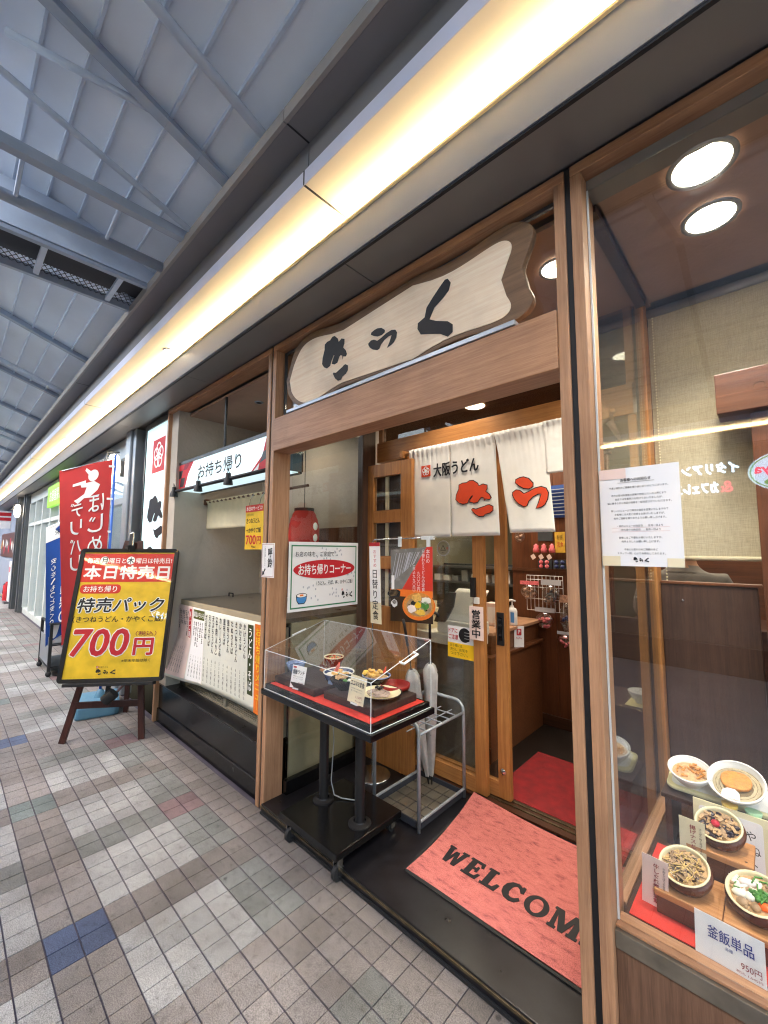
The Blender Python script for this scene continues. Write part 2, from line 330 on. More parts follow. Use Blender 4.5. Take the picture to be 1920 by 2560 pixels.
# ---------------------------------------------------------------- flat print on sheets
class Sheet:
    """frame on a flat sheet: o bottom-left corner, r right, u up (unit), n outward; sizes in metres"""
    def __init__(s, o, r, u, W, H, obj=None):
        s.o = Vector(o); s.r = Vector(r).normalized(); s.u = Vector(u).normalized(); s.n = s.r.cross(s.u).normalized(); s.W = W; s.H = H; s.obj = obj; s.k = 0
    def P(s, x, y, l=0): return s.o+s.r*x+s.u*y+s.n*l
    def poly(s, name, pts, mat, lift=.0012, th=.0006):
        return MB().prism(pts, s.o+s.n*lift, s.r, s.u, s.n*th).build(name, mat, s.obj)
    def rect(s, name, x0, y0, x1, y1, mat, lift=.0012): return s.poly(name, [(x0, y0), (x1, y0), (x1, y1), (x0, y1)], mat, lift)
    def ell(s, name, cx, cy, a, b, mat, lift=.0012, n=28): return s.poly(name, [(cx+a*math.cos(2*math.pi*i/n), cy+b*math.sin(2*math.pi*i/n)) for i in range(n)], mat, lift)
    def patch(s, name, cx, cy, a, b, mat, lift, seed, n=15):
        q = random.Random(seed); return s.poly(name, [(cx+a*math.cos(2*math.pi*i/n)*q.uniform(.7, 1.1), cy+b*math.sin(2*math.pi*i/n)*q.uniform(.7, 1.1)) for i in range(n)], mat, lift)
    def rrect(s, name, x0, y0, x1, y1, rad, mat, lift=.0012):
        p = []
        for cx, cy, a0 in ((x1-rad, y1-rad, 0), (x0+rad, y1-rad, 90), (x0+rad, y0+rad, 180), (x1-rad, y0+rad, 270)):
            p += [(cx+rad*math.cos(R(a0+a)), cy+rad*math.sin(R(a0+a))) for a in (0, 30, 60, 90)]
        return s.poly(name, p, mat, lift)
    def text(s, t, x0, y0, x1, y1, mat='ink', lift=.002, bold=0, vert=False, flip=False, keep=False, shear=0, name='lettering', ls=1.0, heavy=0):
        """fit the string into the box; vert = written top to bottom; flip = seen from the back"""
        cu = bpy.data.curves.new('t', 'FONT'); cu.size = 1; cu.resolution_u = 3; cu.shear = shear; lite = bool(bold) and not heavy; heavy = heavy or bold*.9
        if vert:
            cu.body = '\n'.join({'ー': '｜', '（': '︵', '）': '︶', '(': '︵', ')': '︶', '…': '⋮', '-': '|'}.get(c, c) for c in t); cu.align_x = 'CENTER'; cu.space_line = ls
        else: cu.body = t
        tmp = bpy.data.objects.new('t', cu); col.objects.link(tmp)
        dg = bpy.context.evaluated_depsgraph_get(); me = bpy.data.meshes.new_from_object(tmp.evaluated_get(dg))
        col.objects.unlink(tmp); bpy.data.objects.remove(tmp); bpy.data.curves.remove(cu)
        if not len(me.vertices): return None
        xs = [v.co.x for v in me.vertices]; ys = [v.co.y for v in me.vertices]
        ax, bx, ay, by = min(xs), max(xs), min(ys), max(ys)
        sx = (x1-x0)/max(bx-ax, 1e-6); sy = (y1-y0)/max(by-ay, 1e-6); dx = dy = 0
        if keep:
            k = min(sx, sy); dx = ((x1-x0)-(bx-ax)*k)/2; dy = ((y1-y0)-(by-ay)*k)/2; sx = sy = k
        base = WL[s.obj]
        for v in me.vertices:
            px = (v.co.x-ax)*sx+dx
            if flip: px = (x1-x0)-px
            v.co = s.P(x0+px, y0+dy+(v.co.y-ay)*sy, lift)-base
        if heavy:
            vs_ = [v.co.copy() for v in me.vertices]; fs_ = [tuple(p.vertices) for p in me.polygons]; hh = heavy*(y1-y0)/(len(t) if vert else 1); V2 = []; F2 = []
            for q, (hx, hy) in enumerate(((1, .5), (-1, .5), (.5, -1), (-.5, -1)) if lite else ((0, 0), (1, 0), (-1, 0), (0, 1), (0, -1), (.7, .7), (-.7, .7), (.7, -.7), (-.7, -.7))):
                o0 = len(V2); V2 += [v+s.r*hx*hh+s.u*hy*hh+s.n*(.00006*q) for v in vs_]; F2 += [tuple(i+o0 for i in f) for f in fs_]
            me = bpy.data.meshes.new(name); me.from_pydata(V2, [], F2)
        me.name = name; me.materials.clear(); me.materials.append(M[mat]); 
        for p in me.polygons: p.material_index = 0
        ob = bpy.data.objects.new(name, me); col.objects.link(ob); ob.parent = s.obj; WL[ob] = base
        return ob
def sheet(name, o, r, u, W, H, mat, label, cat, th=.002, group=None, parent=None):
    s = Sheet(o, r, u, W, H)
    ob = MB().obox(s.o-s.n*th, s.r*W, s.u*H, s.n*th).build(name, mat, parent, loc=None if parent else s.P(W/2, 0))
    if parent is None: tag(ob, label, cat, group)
    s.obj = ob; return s
# brush-lettered logo strokes, traced as outlines (units: signboard crop), normalised below
KI = [[(1380, 8), (1435, 55), (1448, 110), (1500, 52), (1548, 60), (1545, 140), (1525, 205), (1570, 255), (1590, 320), (1570, 362), (1525, 360), (1508, 415), (1512, 350), (1480, 340), (1460, 365), (1425, 470), (1375, 500), (1328, 490), (1345, 430), (1375, 345), (1362, 338), (1325, 430), (1300, 525), (1245, 570), (1195, 550), (1162, 495), (1172, 390), (1205, 250), (1208, 160), (1250, 110), (1300, 85), (1340, 25)],
      [(1565, 495), (1608, 515), (1605, 600), (1570, 660), (1510, 710), (1490, 760), (1435, 782), (1385, 740), (1348, 660), (1360, 640), (1400, 645), (1450, 600), (1510, 545), (1540, 510)]]
RA = [[(1210, 612), (1260, 630), (1300, 680), (1300, 715), (1265, 740), (1215, 735), (1170, 705), (1135, 670), (1140, 640), (1175, 620)],
      [(1110, 785), (1140, 758), (1175, 762), (1215, 800), (1260, 780), (1320, 740), (1380, 723), (1425, 740), (1447, 790), (1440, 860), (1415, 920), (1385, 945), (1335, 965), (1360, 900), (1385, 800), (1350, 800), (1300, 830), (1260, 880), (1245, 930), (1220, 942), (1165, 905), (1130, 860), (1110, 810)]]
KU = [[(1000, 620), (1015, 640), (1005, 680), (975, 720), (930, 770), (905, 830), (940, 838), (1000, 840), (1025, 855), (1025, 895), (1000, 920), (960, 905), (900, 905), (860, 908), (843, 880), (845, 850), (880, 820), (890, 770), (920, 720), (960, 660), (985, 625)]]
def unproject(px, py, Y):
    d = r2*((px-960)/1036.6)+u2*(-(py-1280)/1036.6)+fw
    t = (Y-CAM.y)/d.y; p = CAM+d*t; return (p.x, p.z)
def norm(strokes, ox, oy, s, Y):
    S = [[unproject(ox+x/s, oy+y/s, Y) for x, y in st] for st in strokes]
    A = [p for st in S for p in st]; x0 = min(p[0] for p in A); z0 = min(p[1] for p in A); W = max(p[0] for p in A)-x0; H = max(p[1] for p in A)-z0
    return [[((x-x0)/W, (z-z0)/H) for x, z in st] for st in S], (x0, z0, W, H)
KIN, KIB = norm(KI, 640, 840, 6.9125, .42); RAN, RAB = norm(RA, 1000, 1030, 3.95, 1.25); KUN, KUB = norm(KU, 640, 400, 2.07375, .42)
def glyph(sh, G, x0, y0, w_, h_, mat, lift=.002, th=.0006, grow=0, name='lettering', mx=1):
    for st in G:
        pts = [((x0+x*w_), (y0+y*h_)) for x, y in st]
        if grow:
            cx = sum(p[0] for p in pts)/len(pts); cyy = sum(p[1] for p in pts)/len(pts); q = []
            n = len(pts); ar = sum(pts[i][0]*pts[(i+1) % n][1]-pts[(i+1) % n][0]*pts[i][1] for i in range(n)); sg = 1 if ar > 0 else -1
            for i in range(n):
                a, b, c = Vector(pts[i-1]), Vector(pts[i]), Vector(pts[(i+1) % n])
                t = (c-a).normalized(); q.append(tuple(b+Vector((t.y, -t.x))*grow*sg))
            pts = q
        sh.poly(name, pts, mat, lift, th)
def logo(sh, x0, y0, w_, h_, mat='ink', lift=.002):
    glyph(sh, KIN, x0, y0, w_*.28, h_, mat, lift); glyph(sh, RAN, x0+w_*.38, y0+h_*.1, w_*.24, h_*.7, mat, lift); glyph(sh, KUN, x0+w_*.72, y0+h_*.05, w_*.28, h_*.8, mat, lift)
def emblem(sh, x0, y0, s, red='ink_red', white='ink_white', lift=.0012):
    sh.rect('emblem', x0, y0, x0+s, y0+s, red, lift)
    c = s/2
    for k in range(5):
        a = R(90+72*k); cx, cy = x0+c+math.cos(a)*s*.2, y0+c+math.sin(a)*s*.2; mb = MB(); n = 20; V = []; F = []
        for i in range(n):
            t = 2*math.pi*i/n
            for rr in (s*.2, s*.145): V.append(sh.P(cx+rr*math.cos(t), cy+rr*math.sin(t), lift+.0014+.0002*k))
        for i in range(n): j = (i+1) % n; F.append((2*i, 2*j, 2*j+1, 2*i+1))
        mb.add(V, F).build('emblem_ring', white, sh.obj)

# ================================================================ ground
GX0, GX1 = -13.0, 1.4
struct(MB().quad((-40, -12, -.007), (12, -12, -.007), (12, .45, -.007), (-40, .45, -.007)).build('ground', 'grout'))
PX, PY = .1, .1016
def tile_kind(i, j):
    """six-tile module: 4x4 pale fields, two-tile bands, coloured 2x2 squares at every other crossing"""
    bi, bj = (i % 6) in (4, 5), (j % 6) in (0, 1)
    ci, cj = (i-4)//6, j//6
    if j >= 2: return 'pink' if (i*7+j*3) % 11 else 'brown'
    if bi and bj:
        if cj == -1: return {0: 'brown', 1: 'brown', 2: 'blue', 3: 'brown'}[ci % 4] if ci % 4 != 0 else 'teal'
        if cj == 0 and i < -4: return 'red' if ci % 2 else 'brown'
        return 'brown'
    if bi: return 'pink' if i >= -2 else ('brown' if ci % 2 == 0 else 'green')
    if bj:
        if j >= 0: return 'green' if i < -2 or i >= 2 else 'pink'
        return 'pink' if ci % 2 else 'brown'
    if j >= -4 and j < 0 and i >= -2: return 'pink'
    if i < -26 and (ci*3+cj) % 2: return 'pink'
    return 'light'
tiles = []
for i in range(-130, 12):
    for j in range(-13, 4):
        x0, y0 = i*PX, j*PY
        y1 = min(y0+PY, .402)
        d = Vector((x0+.05, y0+.05, 0))-CAM; dep = d.dot(fw)
        if dep > .25:
            px = d.dot(r2)/dep*1036.6+960; py = 1280-d.dot(u2)/dep*1036.6
            vis = -60 < px < 1980 and py < 2640
        else: vis = False
        tiles.append((d.length if vis else 99, i, j, x0, y0, y1))
tiles.sort(key=lambda q: q[0])
pave = struct(MB().box((GX0, -1.33, -.0068), (GX1, .40, -.0055)).build('pavement', 'grout'))
tme = {}
for n_, (d_, i, j, x0, y0, y1) in enumerate(tiles[:300]):
    k = tile_kind(i, j); key = (k, round(y1-y0, 3))
    if key not in tme:
        mb = MB().box((.0018, .0026, -.0055), (PX-.0018, y1-y0-.0026, 0)); o = mb.build('tile', 'tile_'+k, None, bevel=.0012, loc=(0, 0, 0)); tme[key] = o.data; bpy.data.objects.remove(o)
    o = bpy.data.objects.new('tile', tme[key]); col.objects.link(o); o.parent = pave
    o.location = Vector((x0, y0, random.uniform(-.0009, .0004)))-WL[pave]
ks = list(TC); rest = MB()
for (d_, i, j, x0, y0, y1) in tiles[300:]:
    z = random.uniform(-.0009, .0003)
    rest.box((x0+.0018, y0+.0026, -.0055), (x0+PX-.0018, y1-.0026, z), ks.index(tile_kind(i, j)))
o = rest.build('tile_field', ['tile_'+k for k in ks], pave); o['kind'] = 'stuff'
# ground beyond the tiled strip; far half made pale to bounce light up
struct(MB().box((-40, -4.9, -.006), (12, -1.335, -.001)).build('pavement', 'bounce_paving')); struct(MB().box((-40, -1.33, -.006), (GX0-.01, .4, -.001)).build('pavement', 'tile_light'))
struct(MB().box((1.41, -1.33, -.006), (12, .4, -.001)).build('pavement', 'tile_pink'))

# ================================================================ arcade roof
roof = bpy.data.objects.new('arcade_roof', None); col.objects.link(roof); roof.location = (0, -2.25, 3.3); WL[roof] = Vector((0, -2.25, 3.3)); struct(roof)
def dz(y): return 3.43+.36*(-.142-y)
for sgn, nm in ((1, 'deck'), (-1, 'deck')):
    f_ = lambda y: y if sgn > 0 else -4.5-y
    mb = MB(); y0, y1 = -.05, -1.15
    mb.obox((-26, f_(y0), dz(y0)), (36, 0, 0), (0, f_(y1)-f_(y0), dz(y1)-dz(y0)), (0, 0, .03)); mb.build(nm, 'deck', roof)
    # ridge left open for daylight; this added panel keeps sky out of the glass
    MB().obox((-1.0, f_(y1), dz(y1)), (2.9, 0, 0), (0, f_(-2.25)-f_(y1), dz(-2.25)-dz(y1)), (0, 0, .03)).build('sky_block_panel', 'deck', roof)
    for k in range(7):   # standing seams along the arcade
        y = -.245-.15*k
        MB().obox((-26, f_(y)-.006, dz(y)-.022), (36, 0, 0), (0, .012, 0), (0, 0, .024)).build('seam_rib', 'steel_light', roof)
    rx = [.93, -.57, -2.05, -3.55, -5.0, -6.42, -7.92, -9.43, -10.95, -12.45, -14, -15.5, -17, -18.5]
    for x in rx:
        y0, y1 = -.09, -2.25; z0, z1 = 3.36, 3.36+.36*2.11
        mb = MB(); a, b = Vector((x, f_(y0), z0)), Vector((x, f_(y1), z1))
        for zz, hw, th in ((0, .027, .008), (.008, .005, .075), (.083, .027, .006)):
            mb.obox(a+Vector((-hw, 0, zz)), (2*hw, 0, 0), b-a, (0, 0, th))
        ra = mb.build('rafter', 'steel_paint', roof)
        if sgn > 0 and x > -9:
            for k in range(6): y = -.245-.15*k; MB().box((x-.02, y-.014, dz(y)-.05), (x+.02, y+.014, dz(y)-.018)).build('cleat', 'steel_paint', ra)
    for x in (-.18, -4.6, -8.2, -12.3):
        MB().tube([(x, f_(-.1), 3.335), (x, f_(-2.2), 3.335+.36*2.1)], .021, 10).build('roof_pipe', 'steel_light', roof, smooth=True)
# horizontal ties, rails and the cable tray of the truss that crosses the walk
for x, z, h, t_ in ((-1.06, 3.315, .055, .05),):
    MB().box((x-t_/2, -4.4, z), (x+t_/2, -.1, z+h)).build('truss_beam', 'steel_paint', roof, bevel=.004)
MB().tube([(-.97, -.1, 3.325), (-1.0, -2.25, 4.02)], .017, 10).build('truss_diagonal', 'steel_light', roof, smooth=True)
MB().tube([(-.8, -.95, 3.62), (-.6, -.47, 3.52)], .016, 10).build('truss_diagonal', 'steel_light', roof, smooth=True)
MB().tube([(-1.39, -.1, 3.31), (-1.39, -4.4, 3.31)], .03, 12).build('truss_pipe', 'steel_paint', roof, smooth=True)
MB().box((-1.75, -4.4, 3.33), (-1.66, -.1, 3.60)).build('truss_girder', 'steel_light', roof, bevel=.004)
MB().box((-1.22, -4.4, 3.45), (-1.20, -.1, 3.475)).build('truss_rail', 'steel_light', roof)
for y in (-.45, -.85, -1.25, -1.65):
    MB().tube([(-1.06, y, 3.36), (-1.39, y, 3.31)], .01, 8).build('truss_strut', 'steel_light', roof)
MB().box((-2.10, -4.4, 3.30), (-2.07, -.1, 3.36)).build('tray_rail', 'steel_paint', roof); MB().box((-1.70, -4.4, 3.30), (-1.665, -.1, 3.325)).build('tray_rail', 'steel_paint', roof)
for k in range(11): MB().box((-2.07, -.3-.4*k, 3.31), (-1.70, -.27-.4*k, 3.335)).build('tray_rung', 'steel_light', roof)
mb = MB(); n = 56
for k in range(n):
    y = -.11-k*.035
    for s_ in (1, -1):
        a = Vector((-2.07, y, 3.34)); b = Vector((-1.70, y-s_*.2, 3.34)); d = (b-a).normalized(); q = Vector((d.y, -d.x, 0))*.003
        mb.add([a-q, b-q, b+q, a+q], [(0, 1, 2, 3)])
mb.build('tray_mesh', 'mesh_dark', roof)
B('tray_back', (-2.06, -4.4, 3.40), (-1.71, -.1, 3.41), 'mesh_dark', roof)

# ================================================================ light canopy over the shop fronts
def canopy(mir, label):
    f_ = (lambda y: -4.5-y) if mir else (lambda y: y)
    t = thing('light_canopy', label, 'canopy', (0, f_(.1), 2.83))
    X0, X1 = -22, 6
    js = [-.005-3.95*k for k in range(-1, 6)]
    def bx(nm, y0, y1, z0, z1, mat, segs=None, bevel=0):
        xs = [X1]+[j for j in js if X0 < j < X1]+[X0] if segs else [X1, X0]
        for a, b in zip(xs[:-1], xs[1:]): B(nm, (b+.003, f_(y0), z0), (a-.003, f_(y1), z1), mat, t, bevel)
    xs = [X1]+[-.005-1.83*k for k in range(-3, 12)]+[X0]
    for a, b in zip(xs[:-1], xs[1:]): B('soffit_panel', (b+.002, f_(.197), 2.832), (a-.002, f_(.398), 2.850), 'soffit', t)
    bx('fascia_strip', .181, .195, 2.835, 3.0, 'fascia_strip')
    bx('shadow_gap', .186, .2, 2.826, 2.834, 'seam')
    bx('cove_lip', .172, .2, 3.002, 3.012, 'cove_lip')
    bx('cove_back', .395, .41, 2.86, 3.06, 'lit_panel'); bx('cove_floor', .20, .394, 2.862, 2.875, 'soffit')
    bx('lit_panel', -.03, .394, 3.063, 3.075, 'lit_panel', True)
    for j_ in js[1:]: B('panel_joint', (j_-.005, f_(-.032), 3.0615), (j_+.005, f_(.39), 3.0625), 'seam', t); B('panel_joint', (j_-.004, f_(-.0352), 3.061), (j_+.004, f_(-.0345), 3.127), 'seam', t); B('panel_joint', (j_-.004, f_(-.124), 3.2745), (j_+.004, f_(-.012), 3.2755), 'seam', t)
    bx('panel_lip', -.034, -.031, 3.06, 3.127, 'lip', True)
    bx('upper_band', -.012, -.002, 3.128, 3.274, 'band', True); bx('upper_soffit', -.122, -.0, 3.276, 3.29, 'band', True)
    bx('edge_strip', -.142, -.125, 3.272, 3.33, 'edge_strip', True)
    [B('led_strip', (X0+.02+1.24*k, f_(.21), 2.992), (X0+1.235+1.24*k, f_(.33), 2.996), 'led', t) for k in range(22)]; bx('led_base', .208, .332, 2.876, 2.991, 'soffit')
    for x in (-2.0, -5.9, -9.9):
        mb = MB().lathe((x, f_(.13), 3.056), [(.045, .0065), (.045, .001), (.034, 0), (.030, .004)], 20); mb.build('recessed_spot', 'chrome', t, smooth=True)
        MB().lathe((x, f_(.13), 3.060), [(.0, 0), (.031, 0.0)], 16).build('spot_lens', 'downlight', t)
    return t
canopy(False, 'dark canopy with a warm glowing cove along the restaurant front')
canopy(True, 'dark canopy with a glowing cove across the arcade, mirrored in the glass')
# unseen slabs behind both canopies, added to stop sky leaking into the shops
struct(MB().box((-22, .415, 2.86), (6, 7.5, 3.7)).build('light_block_wall', 'soffit')); struct(MB().box((-22, .0, 3.08), (6, .412, 3.7)).build('light_block_wall', 'soffit'))
struct(MB().box((-22, -12, 2.86), (6, -4.92, 3.7)).build('light_block_wall', 'soffit')); struct(MB().box((-22, -4.91, 3.08), (6, -4.5, 3.7)).build('light_block_wall', 'soffit'))

# ================================================================ opposite side of the arcade
op = thing('opposite_shopfront', 'dim brown shop front across the arcade seen mirrored in the display glass', 'shopfront', (0, -4.95, 0))
B('wall', (-22, -5.1, 0), (6, -4.92, 2.83), 'opp_wall', op); B('plinth', (-22, -4.918, 0), (6, -4.85, .35), 'black_tile', op)
for k in range(14): B('post', (5.5-2*k, -4.918, .36), (5.6-2*k, -4.83, 2.82), 'alu_dark', op)
os_ = thing('lit_restaurant_sign', 'lit white restaurant lettering with oval logo across the arcade, mirrored in the glass', 'sign', (1.3, -4.75, 2.3))
B('mount', (.1, -4.80, 2.2), (2.0, -4.765, 2.75), 'opp_wall', os_)
S = Sheet((2.0, -4.764, 2.2), (-1, 0, 0), (0, 0, 1), 1.6, .55, os_)
S.text('イタリアン', 2-1.10, .30, 2-.53, .43, 'opp_sign', heavy=.05); S.text('＆', 2-1.03+.0, .06, 2-.92, .19, 'opp_red', heavy=.05); S.text('カフェレストラン', 2-.89, .06, 2-.16, .19, 'opp_sign', heavy=.05)
S.ell('oval_ring', .48, .265, .34, .235, 'opp_oval', .002); S.ell('oval_line', .48, .265, .325, .22, 'opp_green', .003); S.ell('oval', .48, .265, .31, .205, 'opp_oval', .004); S.ell('oval_green', .48, .14, .2, .06, 'opp_green', .006); S.text('Saizeriya', .2, .22, .76, .36, 'opp_red', .009, heavy=.03)

# ================================================================ shop fronts: timber frames
ZT = 2.826
def frame(x0, x1, label, name='timber_front'):
    t = thing(name, label, 'shopfront', ((x0+x1)/2, .45, 0))
    for a, b in ((x0, x0+.036), (x1-.036, x1)):
        B('jamb', (a, .40, .0), (b, .525, ZT-.04), 'wood_v', t, .003)
    B('head_rail', (x0, .401, ZT-.038), (x1, .52, ZT), 'wood_h', t, .003)
    return t
fe = frame(-.922, .909, 'timber entrance frame with wide lintel beam carrying the wavy signboard')
B('lintel_beam', (-.885, .392, 2.125), (.872, .52, 2.332), 'wood_h', fe, .003)
B('sign_rail', (-.735, .385, 2.333), (.725, .43, 2.352), 'alu', fe, .002)
B('glazing_channel', (-.885, .462, 2.336), (-.873, .478, 2.786), 'alu_dark', fe); B('glazing_channel', (.86, .462, 2.336), (.872, .478, 2.786), 'alu_dark', fe); B('glazing_channel', (-.872, .463, 2.772), (.859, .477, 2.786), 'alu_dark', fe)
B('transom_pane', (-.872, .468, 2.336), (.859, .472, 2.771), 'pane', fe)
ft = frame(-2.752, -.942, 'timber frame of the takeout counter bay')
fd = frame(.929, 2.76, 'timber frame of the lit food display window')
for x in (-2.762, -.932, .919): struct(B('shadow_joint_wall', (x-.0095, .408, 0), (x+.0095, .53, ZT), 'seam'))
struct(B('shadow_joint_wall', (-2.77, .41, ZT), (2.8, .53, 2.831), 'seam'))

# ================================================================ entrance step and alcove
stp = struct(MB().box((-.886, .386, .0), (.871, 1.40, .05)).build('entrance_step', 'black_tile', bevel=.004))
B('nosing', (-.885, .380, .034), (.870, .386, .043), 'brass', stp); B('nosing_base', (-.885, .378, .001), (.870, .3858, .012), 'rubber', stp)
# left side wall of the alcove: black skirting, glass above
ws = struct(MB().box((-.885, .53, .051), (-.848, 1.15, .13)).build('alcove_wall', 'black_gloss', bevel=.003))
B('side_pane', (-.868, .53, .13), (-.862, 1.135, 2.75), 'pane_side', ws)
B('corner_post', (-.90, 1.135, .05), (-.845, 1.27, 2.75), 'dark_v', ws, .003)
struct(B('alcove_ceiling', (-.95, .53, 2.752), (.98, 1.40, 2.772), 'ceil_brown'))
# door wall at the back of the alcove
dw = thing('door_frame', 'orange timber door frame with dark transom behind the noren', 'door frame', (0, 1.35, .05))
B('header_beam', (-.86, 1.30, 2.19), (.90, 1.38, 2.345), 'door_h', dw, .003)
B('jamb', (.872, 1.31, .05), (.908, 1.40, 2.19), 'door_v', dw, .003); B('jamb', (.872, 1.31, 2.347), (.908, 1.4, 2.75), 'door_v', dw)
B('transom_pane', (-.86, 1.335, 2.346), (.87, 1.339, 2.75), 'pane_dark', dw)
B('transom_bar', (-.86, 1.32, 2.66), (.87, 1.36, 2.75), 'dark_h', dw); B('transom_mullion', (-.86, 1.32, 2.346), (-.82, 1.36, 2.66), 'door_v', dw)
B('threshold', (-.86, 1.30, .051), (.905, 1.42, .062), 'dark_h', dw); 
for y in (1.345, 1.385): B('door_rail', (-.86, y, .062), (.905, y+.012, .067), 'brass', dw)
# fixed panel with lattice
lp = thing('lattice_panel', 'orange timber screen panel with square lattice openings beside the door', 'panel', (-.64, 1.2, .05))
for a, b, c, d in ((-.86, .052, -.785, 2.145), (-.52, .052, -.42, 2.145), (-.785, 2.05, -.52, 2.145), (-.785, 1.71, -.52, 1.79), (-.785, 1.38, -.52, 1.46), (-.785, .052, -.52, 1.12)):
    B('panel_board', (a+.001, 1.19, b), (c-.001, 1.225, d), 'door_v', lp, .002)
for z in (1.46, 1.79): B('lattice_bar', (-.785, 1.2, z-.0), (-.52, 1.215, z+.012), 'door_h', lp)
B('lattice_pane', (-.785, 1.207, 1.12), (-.52, 1.209, 2.05), 'pane', lp); B('backing_board', (-.80, 1.24, 1.0), (-.55, 1.25, 2.1), 'dark_v', lp); B('backing_strip', (-.70, 1.228, 1.0), (-.67, 1.238, 2.1), 'paper_cream', lp)
# sliding doors
def door(x0, x1, y, label, handle):
    t = thing('sliding_door', label, 'door', ((x0+x1)/2, y, .067))
    s = .076
    B('stile', (x0, y-.018, .068), (x0+s, y+.018, 2.188), 'door_v', t, .003); B('stile', (x1-s, y-.018, .068), (x1, y+.018, 2.188), 'door_v', t, .003)
    B('top_rail', (x0+s, y-.017, 2.09), (x1-s, y+.017, 2.188), 'door_h', t); B('bottom_rail', (x0+s, y-.017, .068), (x1-s, y+.017, .155), 'door_h', t)
    B('door_pane', (x0+s, y-.003, .156), (x1-s, y+.003, 2.089), 'pane', t)
    if handle:
        h = B('pull_handle', (x1-.066, y-.022, .945), (x1-.018, y-.0175, 1.14), 'black_matte', t, .004)
        B('pull_recess', (x1-.054, y-.0245, .975), (x1-.03, y-.0222, 1.11), 'black_gloss', h)
        for zz in (1.0, 1.06, 1.09): B('pull_ridge', (x1-.05, y-.0265, zz), (x1-.034, y-.0247, zz+.012), 'black_matte', h)
        MB().lathe((x1-.045, y-.02, .22), [(.018, 0), (.012, .004), (0, .006)], 14, M3=Matrix.Rotation(R(90), 3, 'X')).build('floor_screw', 'chrome', t, smooth=True)
    return t
door(-.66, .045, 1.335, 'fixed glass sliding door leaf bearing the open sign and yellow sticker', False)
door(-.62, .170, 1.385, 'slid-open glass door leaf with black recessed pull handle', True)
o = B('door_sensor', (-.037, 1.297, 1.225), (-.005, 1.317, 1.345), 'black_matte'); tag(o, 'small black door sensor on the orange door stile', 'sensor')
o = B('door_bell', (-.02, 1.305, 1.185), (.018, 1.317, 1.225), 'plastic_white', None, .003); tag(o, 'small white square switch above the open sign', 'switch')
s = sheet('open_sign', (-.052, 1.308, .966), (1, 0, 0), (0, 0, 1), .096, .202, 'paper_pink', 'white vertical plate with three black characters hung on the door stile', 'sign', .006)
s.text('営業中', .017, .012, .079, .182, bold=.03, vert=True)
s = sheet('caution_sticker', (-.228, 1.328, .829), (1, 0, 0), (0, 0, 1), .196, .198, 'paper', 'square white and yellow sticker with black hand on the glass door', 'sticker')
s.rect('yellow_field', 0, 0, .196, .093, 'ink_yellow'); s.text('ドアに', .008, .155, .075, .183, 'ink_red', bold=.02); s.text('ご注意', .008, .115, .08, .145, 'ink_red', bold=.02)
s.ell('hand_disc', .128, .148, .043, .045, 'ink', .0012)
for k in range(4): s.rrect('finger', .127+.004*(k == 3), .112+.0185*k, .173-.006*abs(k-1.5), .1265+.0185*k, .0065, 'ink', .0022); 
for k in range(3): s.rect('finger_gap', .128, .1275+.0185*k, .168, .1292+.0185*k, 'ink_white', .0032)
s.text('お子様には', .02, .068, .11, .086); s.text('充分、お気を', .02, .042, .15, .062); s.text('つけ下さい。', .02, .016, .15, .036)
s = sheet('round_sticker', (-.31, 1.328, 1.478), (1, 0, 0), (0, 0, 1), .004, .004, 'paper', 'round warning triangle sticker on the glass door', 'sticker')
for rad, mt_, l in ((.052, 'ink_grey', .0005), (.049, 'wall_in', .0012), (.046, 'ink_grey', .002), (.0445, 'wall_in', .0028)): s.ell('ring', .052, .05, rad, rad, mt_, l)
s.poly('triangle', [(.03, .035), (.074, .035), (.052, .073)], 'ink', .0036); s.poly('triangle_fill', [(.036, .039), (.068, .039), (.052, .066)], 'wall_in', .0044)
s.text('!', .0505, .042, .0535, .059, 'ink', .005); s.text('注', .012, .042, .026, .058, 'ink_red', .0036); s.text('意', .078, .042, .092, .058, 'ink_red', .0036); s.text('自動ドア', .042, .018, .064, .025, 'ink', .0036)

